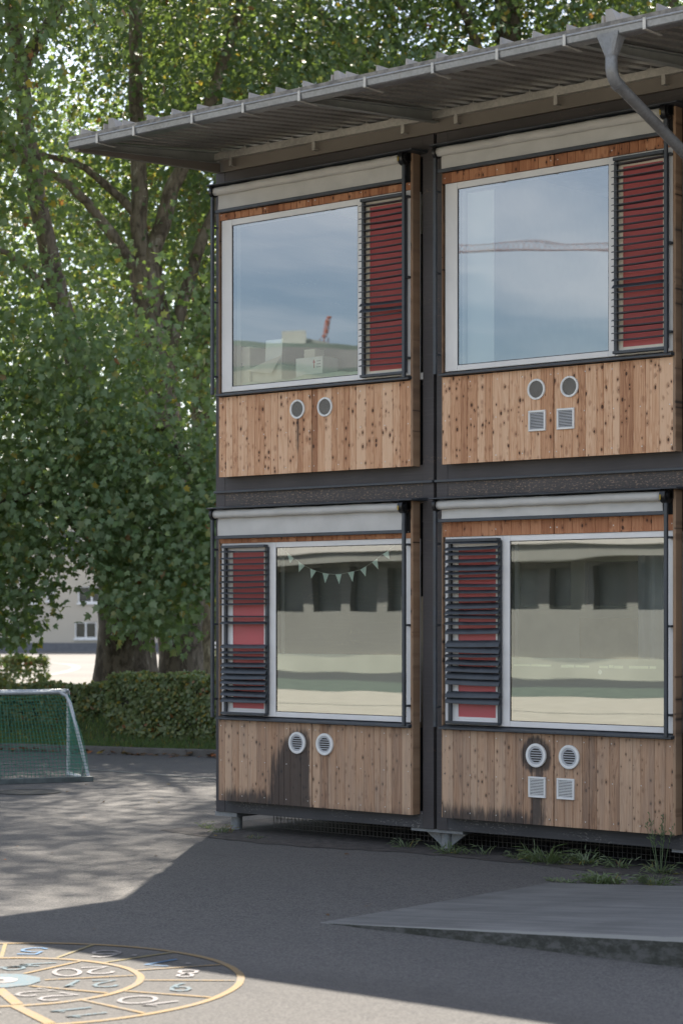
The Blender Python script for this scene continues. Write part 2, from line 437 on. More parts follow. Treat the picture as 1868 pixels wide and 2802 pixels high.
def unit(a): return a / np.maximum(np.linalg.norm(a, axis=1, keepdims=True), 1e-9)

def leaves(name, pos, nrm, tip, size, hue, mat, parent=None, template=PLANE_LEAF, faces=PLANE_FACES, width=None):
    """one mesh of leaf blades: pos/nrm/tip (n,3), size (n,), hue (n,3)"""
    n = len(pos)
    nrm = unit(nrm); tip = unit(tip - nrm * np.sum(tip * nrm, 1, keepdims=True)); side = np.cross(tip, nrm)
    w = size if width is None else width
    V = (pos[:, None, :] + template[None, :, 0:1] * (side * w[:, None])[:, None, :] + template[None, :, 1:2] * (tip * size[:, None])[:, None, :]
         + template[None, :, 2:3] * (nrm * size[:, None])[:, None, :])
    k = len(template)
    flat = np.array([i for f in faces for i in f]); tot = np.array([len(f) for f in faces])
    F = (np.arange(n)[:, None] * k + flat[None, :]).ravel()
    C = np.ones((n, k, 4)); C[:, :, :3] = hue[:, None, :]
    return fast_mesh(name, V.reshape(-1, 3), F, np.tile(tot, n), mat, {'hue': C.reshape(-1, 4)}, parent)

def leaf_hue(n, yellow=.05, brown=.015):
    h = np.zeros((n, 3)); h[:, 0] = RNG.random(n)
    y = RNG.random(n); h[:, 1] = np.where(y < yellow, RNG.uniform(.35, 1., n), np.where(y < yellow * 4, RNG.uniform(0, .3, n), 0))
    b = RNG.random(n); h[:, 2] = np.where(b < brown, RNG.uniform(.5, 1., n), 0)
    return h

def clump_leaves(centers, per, spread, size, outward, droop=.5, upw=.45, rnd=.7):
    """leaves gathered round clump centres; outward (n,3) is the way each clump faces"""
    c = np.repeat(centers, per, axis=0); o = np.repeat(outward, per, axis=0); n = len(c)
    s = np.repeat(np.atleast_2d(spread) if np.ndim(spread) else np.full((len(centers), 1), spread), per, axis=0) if np.ndim(spread) else spread
    off = RNG.normal(0, 1, (n, 3)) * np.array([1, 1, .62]) * s
    p = c + off
    nr = o * .75 + np.array([0, 0, upw]) + RNG.normal(0, rnd, (n, 3))
    tp = unit(off + 1e-6) * .5 + RNG.normal(0, .55, (n, 3)) - np.array([0, 0, droop])
    sz = size * RNG.uniform(.5, 1.3, n)
    return p, nr, tp, sz

# ------------------------------------------------------------------ camera
cam = bpy.data.cameras.new('camera'); camo = bpy.data.objects.new('camera', cam); COL.objects.link(camo)
camo.location = (CX, CY, CH)
camo.rotation_euler = (R(90), 0, math.atan2(-FX, FY))
cam.sensor_fit = 'HORIZONTAL'; cam.sensor_width = 36.
cam.lens = 36. * 5740. / 1868.
cam.shift_y = (1680. - 1401.) / 1868.
cam.clip_end = 3000.; cam.clip_start = .1
cam.dof.use_dof = True; cam.dof.focus_distance = 16.8; cam.dof.aperture_fstop = 4.6
SC.camera = camo

# ------------------------------------------------------------------ light
SUNV = Vector((-2.63, 3.66, 5.87)).normalized()
sun = bpy.data.lights.new('sun', 'SUN'); suno = bpy.data.objects.new('sun', sun); COL.objects.link(suno)
suno.rotation_euler = (-SUNV).to_track_quat('-Z', 'Y').to_euler()
sun.energy = 5.0; sun.angle = R(.55); sun.color = (1., .915, .79)
wd = bpy.data.worlds.new('World'); SC.world = wd; wd.use_nodes = True
wt = wd.node_tree; wt.nodes.clear()
def wn(t, **k):
    nd = wt.nodes.new(t)
    for a, b in k.items(): setattr(nd, a, b)
    return nd
wo = wn('ShaderNodeOutputWorld'); bg = wn('ShaderNodeBackground'); sky = wn('ShaderNodeTexSky')
sky.sky_type = 'NISHITA'; sky.sun_disc = False
sky.sun_elevation = math.asin(SUNV.z); sky.sun_rotation = math.atan2(SUNV.x, SUNV.y)
sky.air_density = 1.; sky.dust_density = 1.6; sky.ozone_density = 1.
bg.inputs[1].default_value = .075
tc = wn('ShaderNodeTexCoord'); sp = wn('ShaderNodeSeparateXYZ'); wt.links.new(tc.outputs['Generated'], sp.inputs[0])
def wm(op, a, b=None):
    nd = wn('ShaderNodeMath', operation=op)
    for i, v in enumerate((a, b)):
        if v is None: continue
        if isinstance(v, bpy.types.NodeSocket): wt.links.new(v, nd.inputs[i])
        else: nd.inputs[i].default_value = v
    return nd.outputs[0]
den = wm('ADD', wm('MAXIMUM', sp.outputs[2], 0.), .09)
cb = wn('ShaderNodeCombineXYZ')
wt.links.new(wm('DIVIDE', sp.outputs[0], den), cb.inputs[0]); wt.links.new(wm('DIVIDE', sp.outputs[1], den), cb.inputs[1])
cn = wn('ShaderNodeTexNoise'); cn.inputs['Scale'].default_value = .62; cn.inputs['Detail'].default_value = 6.; cn.inputs['Roughness'].default_value = .58; cn.inputs['Distortion'].default_value = .35
wt.links.new(cb.outputs[0], cn.inputs['Vector'])
mr = wn('ShaderNodeMapRange', interpolation_type='SMOOTHSTEP')
mr.inputs['From Min'].default_value = .36; mr.inputs['From Max'].default_value = .72; mr.inputs['To Max'].default_value = .85
wt.links.new(cn.outputs[0], mr.inputs['Value'])
cm = wn('ShaderNodeMix', data_type='RGBA'); wt.links.new(mr.outputs[0], cm.inputs[0]); wt.links.new(sky.outputs[0], cm.inputs[6])
cm.inputs[7].default_value = (7.6, 7.7, 7.9, 1)
wt.links.new(cm.outputs[2], bg.inputs[0]); wt.links.new(bg.outputs[0], wo.inputs[0])
SC.view_settings.view_transform = 'Standard'; SC.view_settings.look = 'None'
SC.view_settings.exposure = 1.76; SC.view_settings.gamma = 1.
SC.cycles.max_bounces = 10; SC.cycles.transparent_max_bounces = 24; SC.cycles.diffuse_bounces = 4; SC.cycles.glossy_bounces = 5
SC.cycles.use_denoising = True
SC.cycles.caustics_reflective = False; SC.cycles.caustics_refractive = False
SC.cycles.sample_clamp_indirect = 6.

# ================================================================== GROUND
def sheet(name, corners, z, mat, **kw):
    o = MB().add([(x, y, z) for x, y in corners], [list(range(len(corners)))]).build(name, mat)
    return tag(o, **kw)
sheet('ground', [(-500, -500), (500, -500), (500, 500), (-500, 500)], 0., M['asphalt'], kind='structure')
sheet('court', [W(-60, 46), W(60, 46), W(60, 150), W(-60, 150)], .004, M['court'], kind='structure')
# soil strip along the foot of the building, with a ragged edge
ed = []
x = -.35
while x < 7.6:
    ed.append((x, -.40 - .13 * math.sin(x * 1.7) - random.uniform(0, .07) + (.12 if x > 3.4 else 0))); x += .11
sheet('soil', [(-.35, 1.2)] + ed + [(7.6, 1.2)], .004, M['soil'], kind='structure')

sheet('terrace', [(-60, -27), (40, -27), (40, -19.75), (-60, -19.75)], .006, M['terrace'], kind='structure')
sheet('terrace', [(-60, -19.6), (40, -19.6), (40, -15.2), (-60, -15.2)], .006, M['terrace'], kind='structure')
sheet('lawn', [(-60, -34), (40, -34), (40, -27.05), (-60, -27.05)], .006, M['lawn'], kind='structure')
# faded line across the yard
def ribbon(pts, w, z):
    vs, fs = [], []
    n = len(pts)
    for i, p in enumerate(pts):
        a = Vector(pts[max(0, i - 1)]); b = Vector(pts[min(n - 1, i + 1)])
        d = (b - a).normalized(); nn = Vector((-d.y, d.x)) * w * .5
        vs += [(p[0] + nn.x, p[1] + nn.y, z), (p[0] - nn.x, p[1] - nn.y, z)]
    fs = [(2 * i, 2 * i + 1, 2 * i + 3, 2 * i + 2) for i in range(n - 1)]
    return vs, fs
o = MB().add(*ribbon([W(-7, 28.8), W(-4.32, 26.6), W(-1.46, 24.12), W(1.5, 21.6)], .055, .005)).build('painted_line', M['line'])
tag(o, 'thin faded white line painted slantwise across the asphalt behind the goal', 'painted line')
o = MB().add(*ribbon([W(-5, 23.95), W(-2.98, 23.80), W(-1.44, 23.68), W(.5, 23.5)], .03, .005)).build('painted_line', M['line'])
tag(o, 'barely visible second line painted on the asphalt level with the goal foot', 'painted line')
pts = []
for k in range(60):
    a = R(-150 + 240 * k / 59)
    pts.append(W(-12.6 + 3.6 * math.cos(a), 68 + 14 * math.sin(a)))
o = MB().add(*ribbon(pts, .28, .009)).build('painted_court_line', M['cwhite'])
tag(o, 'white curved marking painted on the sunlit court beyond the hedge', 'court marking')

mc = MB(); mx, my = W(-3.32, 22.3)
mc.add([(.31 * math.cos(a * math.pi / 20), .31 * math.sin(a * math.pi / 20), .006) for a in range(40)], [list(range(40))])
mc.add([(r * math.cos(a * math.pi / 20), r * math.sin(a * math.pi / 20), z) for r, z in ((.31, .004), (.34, .004), (.34, .009), (.31, .009)) for a in range(40)],
       [(i * 40 + k, i * 40 + (k + 1) % 40, ((i + 1) % 4) * 40 + (k + 1) % 40, ((i + 1) % 4) * 40 + k) for i in range(4) for k in range(40)])
o = mc.build('manhole_cover', M['iron']); o.location = (mx, my, 0)
tag(o, 'dark round manhole cover in the asphalt in front of the goal', 'manhole cover')

# ------------------------------------------------------------------ painted number wheel
WX, WD = -1.76, 10.84
wheel = empty('number_wheel', (*W(WX, WD), 0), 'round counting game of yellow rings, spokes and numbers painted on the asphalt', 'playground marking')
def wp(dx, dd):
    a = W(WX + dx, WD + dd); b = W(WX, WD)
    return a[0] - b[0], a[1] - b[1]
def pol(r, deg): return wp(r * math.cos(R(deg)), r * math.sin(R(deg)))
def circ(r, w, name, mat, z=.004):
    vs, fs, N = [], [], 120
    for k in range(N):
        a = 360 * k / N; j = .0015 * math.sin(k * .7) + .003 * math.sin(k * .21)
        vs += [(*pol(r - w / 2 + j, a), z), (*pol(r + w / 2 + j, a), z)]
    fs = [(2 * k, 2 * ((k + 1) % N), 2 * ((k + 1) % N) + 1, 2 * k + 1) for k in range(N)]
    return MB().add(vs, fs).build(name, mat, wheel)
circ(1.238, .040, 'outer_ring', M['py']); circ(.718, .040, 'inner_ring', M['py'])
def disc(r, name, mat, z, sq=1.):
    return MB().add([(*pol(r * (1 + .03 * math.sin(5 * a)), a * 360 / 48), z) for a in range(48)], [list(range(48))]).build(name, mat, wheel)
disc(.205, 'blue_disc', M['pb'], .004); disc(.088, 'white_disc', M['pw'], .006); disc(.016, 'centre_dot', M['pk'], .008)
for a0, r0, a1, r1, w in [(75, .74, 74, 1.21, .032), (50, .74, 48, 1.21, .032), (25, .74, 24, 1.21, .032), (1, .74, 0, 1.21, .03), (-24, .74, -23, 1.21, .034), (-48, .74, -47, 1.21, .034),
                          (-75, .74, -70, 1.21, .075), (99, .74, 98, 1.21, .03), (124, .74, 123, 1.21, .03), (150, .74, 149, 1.21, .03), (176, .74, 175, 1.21, .03), (-155, .74, -155, 1.21, .03), (-128, .74, -127, 1.21, .03), (-102, .74, -101, 1.21, .03),
                          (67, .225, 61, .69, .032), (5, .225, 13, .69, .03), (-42, .23, -31, .69, .034), (-84, .23, -74, .69, .075), (112, .225, 108, .69, .03), (160, .225, 157, .69, .03), (-150, .225, -152, .69, .03)]:
    p, q = pol(r0, a0), pol(r1, a1)
    MB().add(*ribbon([p, q], w * .78, .0045)).build('spoke', M['pyo'] if a0 > 45 and r0 > .5 else M['py'], wheel)  # outer spokes on the far side take the greener yellow
STROKES = {
    '0': [[(.5 + .42 * math.cos(2 * math.pi * k / 20), .5 + .5 * math.sin(2 * math.pi * k / 20)) for k in range(21)]],
    '1': [[(.15, .72), (.6, 1.), (.6, 0.)]],
    '2': [[(.08, .74), (.16, .92), (.42, 1.), (.74, .93), (.84, .72), (.70, .47), (.1, .03), (.92, .03)]],
    '4': [[(.70, 0), (.70, 1.), (.05, .32), (.95, .32)]],
    '5': [[(.85, 1.), (.22, 1.), (.15, .56), (.5, .64), (.82, .5), (.85, .25), (.62, .03), (.3, .0), (.08, .16)]],
    '6': [[(.78, .9), (.55, 1.), (.3, .86), (.12, .5), (.12, .22), (.3, .02), (.62, .0), (.84, .2), (.80, .45), (.55, .56), (.25, .48), (.13, .3)]],
    '7': [[(.08, 1.), (.88, 1.), (.38, 0.)]],
    '8': [[(.5, .53), (.2, .66), (.2, .9), (.5, 1.), (.8, .9), (.8, .66), (.5, .53), (.14, .38), (.14, .1), (.5, 0.), (.86, .1), (.86, .38), (.5, .53)]],
    '9': [[(.85, .62), (.6, .46), (.3, .5), (.14, .72), (.26, .95), (.56, 1.), (.82, .88), (.86, .6), (.74, .2), (.5, 0.)]],
}
def digit(ch, cx, cd, h, w, rot, mat, wid=.025):
    """a hand-painted figure centred cx right / cd ahead of the wheel centre; rot = 180 reads upside down for us"""
    mb = MB()
    for st in STROKES[ch]:
        pts = []
        for (u, v) in st:
            a, b = (u - .5) * w, (v - .5) * h
            c, s_ = math.cos(R(rot)), math.sin(R(rot))
            pts.append(wp(cx + a * c - b * s_, cd + a * s_ + b * c))
        mb.add(*ribbon(pts, wid, .0048))
    return mb.build('painted_digit', mat, wheel)
digit('5', .02, .95, .22, .17, 176, M['pb_shade']); digit('6', .44, .85, .22, .20, 178, M['pw']); digit('7', .80, .57, .22, .17, 160, M['pb_shade'])
digit('8', .945, .215, .21, .12, 176, M['pw']); digit('9', .95, -.19, .22, .13, 178, M['pb'])
digit('0', .76, -.54, .20, .20, 150, M['pw']); digit('1', .885, -.64, .20, .10, 125, M['pw'])
digit('1', .47, -.80, .21, .09, 120, M['pb']); digit('1', .56, -.93, .21, .09, 120, M['pb'])
digit('0', .31, .25, .23, .16, 192, M['pw']); digit('2', .465, .31, .22, .17, 196, M['pw'])
digit('1', .385, -.09, .20, .06, 168, M['pb']); digit('2', .545, -.085, .20, .15, 186, M['pb'])
digit('2', .22, -.34, .21, .14, 148, M['pw']); digit('2', .35, -.46, .21, .14, 148, M['pw'])
digit('1', .12, .52, .20, .06, 108, M['pb']); digit('9', .05, .40, .20, .14, 120, M['pb'])
digit('1', -.02, .41, .20, .06, 108, M['pb'])
digit('4', .06, -.95, .22, .14, 120, M['pw'])

for (dx, dd) in ((.61, .80), (.93, .53)):
    MB().add([(*wp(dx + .018 * math.cos(a * .785), dd + .022 * math.sin(a * .785)), .0048) for a in range(8)], [list(range(8))]).build('painted_dot', M['pw'], wheel)
# ------------------------------------------------------------------ concrete ramp
ramp = MB()
N = 90
rz = lambda x: max(.003, (x - 4.30) * .062)
top, botf = [], []
for k in range(N + 1):
    x = 4.30 + (9.5 - 4.30) * k / N
    top.append(x)
vs, fs = [], []
for k, x in enumerate(top):
    z = rz(x)
    j = random.uniform(-.012, .012)
    vs += [(x, -3.62 + j * .4, 0.), (x, -3.62 + j * .6 + .06 * z, z * .86), (x, -3.62 + j * .6 + .26 * z, z), (x, -1.12, z), (x, -1.10, 0)]
for k in range(N):
    a, b = k * 5, k * 5 + 5
    fs += [(a, b, b + 1, a + 1), (a + 1, b + 1, b + 2, a + 2), (a + 2, b + 2, b + 3, a + 3), (a + 3, b + 3, b + 4, a + 4)]
fs += [(N * 5, N * 5 + 4, N * 5 + 3, N * 5 + 2, N * 5 + 1)]
o = ramp.add(vs, fs).build('concrete_ramp', M['concrete'])
tag(o, 'low grey concrete ramp with mossy side rising from the asphalt to the right', 'ramp')

# ================================================================== BUILDING
bld = empty('school_building', (0, 0, 0), 'two storey modular school pavilion of charcoal frames, larch panels and big windows', 'building')
def part(mb, name, mats, bevel=0., parent=None, label=None):
    o = mb.build(name, mats, parent or bld, bevel)
    if label: o['label'] = label
    return o

def wood_mesh(name, boards, mat, parent, stainf=None, label=None, rows=36, extra=None):
    """boards: (x0, x1, z0, z1, y_front, y_back); each a slim box with its own tone and a fine front for stains"""
    V, F, T, S, ST = [], [], [], [], []
    for (x0, x1, z0, z1, yf, yb) in boards:
        tone = min(1., max(0., random.gauss(.37, .24))); seed = random.random()
        o = len(V); nx = 4
        g_ = .0012
        cols = [x0 + .0004, x0 + .0045] + [x0 + .0045 + (x1 - x0 - .009) * q for q in (.5, 1.)] + [x1 - .0004]
        ys = [yf + .0045, yf, yf, yf, yf + .0045]
        for r in range(rows + 1):
            z = z0 + (z1 - z0) * r / rows
            for cx_, y in zip(cols, ys):
                V.append((cx_, y, z)); T.append(tone); S.append(seed); ST.append(stainf(cx_, z) if stainf else 0.)
        k = len(cols)
        for r in range(rows):
            for c in range(k - 1):
                a = o + r * k + c; F.append((a, a + 1, a + k + 1, a + k))
        b = len(V)
        for z in (z0, z1):
            for cx_ in (x0 + .0004, x1 - .0004):
                V.append((cx_, yb, z)); T.append(tone); S.append(seed); ST.append(0.)
        lo, hi = o, o + rows * k
        F += [(b, b + 1, lo + 4, lo + 3, lo + 2, lo + 1, lo), (hi, hi + 1, hi + 2, hi + 3, hi + 4, b + 3, b + 2)]
        F += [tuple([b] + [o + r * k for r in range(rows + 1)] + [b + 2]), tuple([b + 1, b + 3] + [o + r * k + 4 for r in range(rows, -1, -1)]), (b, b + 2, b + 3, b + 1)]
    nb = len(F)
    mi = [0] * nb
    if extra:
        e = len(V)
        for (vx, fx) in extra:
            off = len(V); V += vx; F += [[off + i for i in q] for q in fx]; mi += [1] * len(fx)
            T += [0.] * len(vx); S += [0.] * len(vx); ST += [0.] * len(vx)
    me = bpy.data.meshes.new(name); me.from_pydata(V, [], F)
    me.materials.append(mat); me.materials.append(M['screw'])
    me.polygons.foreach_set('material_index', mi)
    for nm, arr in (('tone', T), ('seed', S), ('stain', ST)):
        me.attributes.new(nm, 'FLOAT', 'POINT').data.foreach_set('value', arr)
    me.update()
    ob = bpy.data.objects.new(name, me); COL.objects.link(ob); ob.parent = parent
    if label: ob['label'] = label
    return ob

def split_boards(x0, x1, z0, z1, yf, yb, wmin=.055, wmax=.118):
    out = []; x = x0
    while x < x1 - 1e-6:
        w = random.uniform(wmin, wmax)
        if x1 - (x + w) < wmin: w = x1 - x
        out.append((x, x + w, z0, z1, yf + random.uniform(0, .0015), yb)); x += w
    return out

def screw_heads(x0, x1, z0, z1, y, cols=4, rows=2):
    ex = []
    for c in range(cols):
        for r in range(rows):
            x = x0 + .03 + (x1 - x0 - .06) * c / (cols - 1); z = z0 + .05 + (z1 - z0 - .10) * r / max(1, rows - 1)
            x += random.uniform(-.01, .01)
            ex.append(([(x + .005 * math.cos(k * math.pi / 3), y - .0015, z + .005 * math.sin(k * math.pi / 3)) for k in range(6)], [list(range(6))[::-1]]))
    return ex

sstep = lambda a, b, v: (lambda t: t * t * (3 - 2 * t))(min(1., max(0., (v - a) / (b - a))))
def stain_low_left(x, z):
    arch = sstep(.60, .84, x) * (1 - sstep(1.16, 1.20, x))
    topz = .965 - .45 * max(0., (.98 - x)) ** 1.1 * 2.2
    core = arch * sstep(topz + .06, topz - .16, z)
    away = 1 - .55 * sstep(.0, .35, abs(x - 1.10) - .05) * sstep(.3, .75, z)
    left = (sstep(.66, .76, x)) * (1 - sstep(.80, .95, x)) * sstep(.92, .55, z) * .9
    bott = sstep(.50, .28, z) * (1 - sstep(1.16, 1.22, x)) * .95 * sstep(.0, .25, x)
    br = sstep(.42, .27, z) * sstep(1.2, 1.3, x) * .42
    streak = .9 * math.exp(-((x - 1.13) / .05) ** 2) * sstep(.95, .8, z)
    return max(core * away * 1.3, left * 1.0, bott * 1.05, br * 1.2, streak)
def stain_low_right(x, z):
    d = math.hypot(x - 3.472, (z - .81) * .92)
    halo = sstep(.175, .115, d) * (1. if z > .7 else .9)
    streak = math.exp(-((x - 3.485) / .080) ** 2) * sstep(.80, .70, z) * 1.0
    bott = sstep(.50, .28, z) * (1 - sstep(3.40, 3.62, x)) * .95
    br = sstep(.36, .27, z) * sstep(3.6, 3.8, x) * .3
    return max(halo, streak, bott, br)
def stain_up_left(x, z):
    return .62 * math.exp(-((x - 1.04) / .028) ** 2) * sstep(3.60, 3.54, z) * sstep(3.05, 3.45, z) + .18 * math.exp(-((x - 1.09) / .07) ** 2) * sstep(3.6, 3.5, z)
def stain_up_right(x, z):
    return .60 * math.exp(-((x - 3.465) / .022) ** 2) * sstep(3.57, 3.54, z) * sstep(3.05, 3.4, z) + .2 * math.exp(-((x - 3.47) / .06) ** 2) * sstep(3.3, 3.2, z)

# ---- module frames
def module(ox, floor):
    zb = .165 + 2.805 * floor; zt = zb + 2.795
    fr = M['dark']
    MBp = lambda: MB()
    for px in (ox + .0, ox + 2.295):
        part(MB().box(px, px + .11, -.002, .14, zb, zt), 'corner_post', fr, .004)
    part(MB().box(ox + .11, ox + 2.295, 0., .13, zb, zb + .135), 'sill_beam', M['dark_plinth'] if floor == 0 else M['dark'], .004)
    part(MB().box(ox + .11, ox + 2.295, 0., .13, zt - .165, zt), 'head_beam', M['dark_worn'] if floor == 0 else M['dark'], .004)
    if floor == 0:
        part(MB().box(ox - .005, ox + 2.41, -.028, .02, zt - .004, zt + .016), 'joint_strip', M['anthracite'], .003)

def bay(ox, floor, blind_right, header_top, rail_z, stain, squares, louvre, tilt_seed, slats=None):
    dz = 2.812 * floor; fz = 2.805 * floor
    z0, z1 = .278 + dz, .978 + dz if floor == 0 else 3.782
    wm = M['wood_low'] if floor == 0 else M['wood_up']
    L, Rr, S = ox + .130, ox + 2.256, ox + 1.196
    # backing and side returns of the projecting box
    part(MB().box(L + .01, Rr - .01, -.078, .06, z0 + .005, z1 - .002), 'cladding_backing', M['gap'])
    part(MB().box(L + .01, Rr - .01, -.07, .06, fz + 2.505, fz + 2.80), 'cladding_backing', M['gap'])
    for a, b in ((L, S - .004), (S + .004, Rr)):
        wood_mesh('cladding_panel', split_boards(a, b, z0, z1, -.100, -.079), wm, bld, stain, None, 34, screw_heads(a, b, z0, z1, -.1, 5, 3))
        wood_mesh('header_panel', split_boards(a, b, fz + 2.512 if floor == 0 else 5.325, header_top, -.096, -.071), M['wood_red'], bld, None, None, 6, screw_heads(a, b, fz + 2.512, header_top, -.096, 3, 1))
    # the return board faces +X at the right end of the box
    ob = wood_mesh('side_return', [(0, .1, z0 + .002, fz + 2.81, 0, .022)], M['wood_return'], bld)
    for v in ob.data.vertices:
        x_, y_, z_ = v.co
        v.co = (Rr + .012 - y_, -.0995 + x_, z_)
    wood_mesh('edge_strip', [(L - .016, L - .001, z0, fz + 2.80, -.090, -.06)], M['wood_return'], bld, None, None, 4)
    # ---- window
    fb, ft = 1.022 + fz, 2.511 + fz + (.006 if floor else 0)
    pb, pt = 1.066 + fz, 2.466 + fz
    fl, frr = ox + .152, ox + 2.252
    if blind_right: pl, pr, bl, br_ = ox + .272, ox + 1.684, ox + 1.742, ox + 2.19
    else: pl, pr, bl, br_ = ox + .780, ox + 2.193, ox + .200, ox + .712
    yf = -.088
    w = MB()
    for (a, b, c, d) in ((fl, pl if blind_right else bl, fb, ft), (br_ if blind_right else pr, frr, fb, ft), ((pr, bl) if blind_right else (br_, pl)) + (fb, ft)):
        w.box(a, b, yf, .03, c, d)
    seg = [(pl, pr), (bl, br_)]
    for a, b in seg:
        w.box(a, b, yf + .001, .03, fb, pb); w.box(a, b, yf + .001, .03, pt, ft)
    win = part(w, 'window', M['frame'], .004)
    # slim gasket round the pane
    gk = MB()
    for q in ((pl, pl + .005, pb, pt), (pr - .005, pr, pb, pt), (pl + .005, pr - .005, pb, pb + .005), (pl + .005, pr - .005, pt - .005, pt)):
        gk.box(q[0], q[1], -.083, -.03, q[2], q[3])
    part(gk, 'gasket', M['black'], 0, win)
    part(MB().add([(pl, -.078, pb), (pr, -.078, pb), (pr, -.078, pt), (pl, -.078, pt)], [(0, 1, 2, 3)]), 'pane', M['glass_low'] if floor == 0 else M['glass_up'], 0, win)
    if floor == 0:
        part(MB().box(pl + .008, pr - .008, -.068, -.065, pb + .008, 1.563), 'frosted_film', M['film'], 0, win)
    # opening sash with the red infill
    sx0, sx1 = bl + .02, br_ - .02
    rl, rr2 = (ox + 1.805, ox + 2.150) if blind_right else (ox + .276, ox + .640)
    rb_, rt_ = fz + 1.085, fz + 2.43
    s_ = MB()
    s_.box(bl, rl, -.082, .0, pb, pt); s_.box(rr2, br_, -.082, .0, pb, pt); s_.box(rl, rr2, -.081, .0, pb, rb_); s_.box(rl, rr2, -.081, .0, rt_, pt)
    part(s_, 'sash', M['cream'] if floor else M['frame'], .003, win)
    rp = MB().box(rl, rr2, -.074, -.02, rb_, rt_)
    part(rp, 'red_panel', M['red'], 0, win)
    # ---- venetian blind
    vb = MB()
    xa, xb = (ox + 1.752, ox + 2.205) if blind_right else (ox + .192, ox + .715)
    rng = random.Random(tilt_seed)
    if slats is None:
        slats = []; z = fz + 2.445
        while z > fz + 1.10:
            slats.append((z, 4)); z -= .0505
    for (z, tl) in slats:
        a = R(tl * 1.08 + (3 if floor == 0 else 0) + rng.uniform(-4, 4)); sag = rng.uniform(-.004, .004)
        prof = []
        for q, bow in ((-.032, -.004), (-.016, .002), (0, .004), (.016, .002), (.032, -.004)):
            prof.append((q * math.cos(a) - bow * math.sin(a), q * math.sin(a) * 1. + bow * math.cos(a)))
        vs = []
        for xx, dzz in ((xa, sag), ((xa + xb) / 2, -.002), (xb, -sag)):
            for (py, pz) in prof: vs.append((xx, -.128 + py, z + pz + dzz))
            for (py, pz) in prof: vs.append((xx, -.128 + py, z + pz + dzz - .0045))
        fs = []
        for c in range(2):
            o = c * 10
            for i in range(4):
                fs += [(o + i, o + i + 1, o + 11 + i, o + 10 + i), (o + 5 + i, o + 15 + i, o + 16 + i, o + 6 + i)]
            fs += [(o, o + 10, o + 15, o + 5), (o + 4, o + 9, o + 19, o + 14)]
        fs += [(0, 5, 6, 1), (1, 6, 7, 2), (2, 7, 8, 3), (3, 8, 9, 4), (20, 21, 26, 25), (21, 22, 27, 26), (22, 23, 28, 27), (23, 24, 29, 28)]
        vb.add(vs, fs, 0)
    blind = part(vb, 'venetian_blind', M['anthracite'])
    for xx in ((ox + 1.761, ox + 2.196) if blind_right else (ox + .214, ox + .696)):
        part(MB().box(xx - .0125, xx + .0125, -.116, -.092, fz + 1.045, fz + 2.47), 'blind_rail', M['anthracite'], 0, blind)
    part(MB().box(xa + .01, xb - .01, -.155, -.10, fz + 2.468, fz + 2.492), 'head_rail', M['anthracite'], .003, blind)
    part(MB().box(xa + .005, xb - .005, -.152, -.104, fz + 1.030, fz + 1.052), 'bottom_rail', M['anthracite'], .003, blind)
    # ---- sill under the window
    zs = .994 if floor == 0 else 3.800
    part(MB().prism([(-.150, zs - .010), (-.150, zs + .006), (-.05, zs + .028), (-.05, zs - .010)], L - .002, Rr + .003, 'x'), 'window_sill', M['anthracite'], .002)
    # ---- awning
    roll_z = fz + 2.764
    cloth = MB()
    prof = [(-.150 + .033 * math.cos(a), roll_z + .036 * math.sin(a)) for a in [2 * math.pi * k / 20 for k in range(20)]]
    nseg = 46; x0, x1 = ox + .128, ox + 2.192
    vs, fs = [], []
    rw = random.Random(tilt_seed + 5)
    ph = [rw.uniform(0, 6.28) for _ in range(4)]
    for c in range(nseg + 1):
        x = x0 + (x1 - x0) * c / nseg
        j = .0022 * math.sin(x * 9 + ph[0]) + .0018 * math.sin(x * 23 + ph[1]) + rw.uniform(-.0012, .0012)
        for k, (y, z) in enumerate(prof): vs.append((x, y + j * (1 if k % 5 == 0 else .4), z + j * .7))
    for c in range(nseg):
        for k in range(20):
            fs.append((c * 20 + k, c * 20 + (k + 1) % 20, c * 20 + 20 + (k + 1) % 20, c * 20 + 20 + k))
    fs += [list(range(20))[::-1], [nseg * 20 + k for k in range(20)]]
    cloth.add(vs, fs, 0, True)
    # hanging cloth with soft folds
    vs, fs = [], []; nr = 8; xs0, xs1 = ox + .150, ox + 2.183
    for c in range(nseg + 1):
        x = xs0 + (xs1 - xs0) * c / nseg
        for r in range(nr + 1):
            t = r / nr
            z = roll_z - .022 + (rail_z + .018 - roll_z + .022) * t
            j = (.004 * math.sin(x * 11 + ph[2] + t) + .003 * math.sin(x * 31 + ph[3] - 2 * t)) * math.sin(math.pi * t)
            vs.append((x, -.130 - .006 * t + j, z))
    for c in range(nseg):
        for r in range(nr):
            a = c * (nr + 1) + r; fs.append((a, a + 1, a + nr + 2, a + nr + 1))
    cloth.add(vs, fs, 0, True)
    aw = part(cloth, 'roller_awning', M['fabric'])
    part(MB().box(ox + .118, ox + 2.208, -.150, -.124, rail_z - .010, rail_z + .018), 'bottom_rail', M['anthracite'], .004, aw)
    cap = MB().tube([(ox + 2.194, -.150, roll_z + .002), (ox + 2.240, -.150, roll_z + .002)], .058, 24)
    cap.tube([(ox + 2.240, -.150, roll_z + .002), (ox + 2.252, -.150, roll_z + .002)], .034, 18)
    cap.box(ox + 2.196, ox + 2.252, -.15, -.09, roll_z - .02, roll_z + .052)
    cap.box(ox + 2.201, ox + 2.206, -.212, -.206, roll_z - .03, roll_z + .006, 1)
    part(cap, 'end_cap', [M['black'], M['yellow']], 0, aw)
    part(MB().tube([(ox + .100, -.150, roll_z), (ox + .126, -.150, roll_z)], .050, 20), 'end_cap', M['black'], 0, aw)
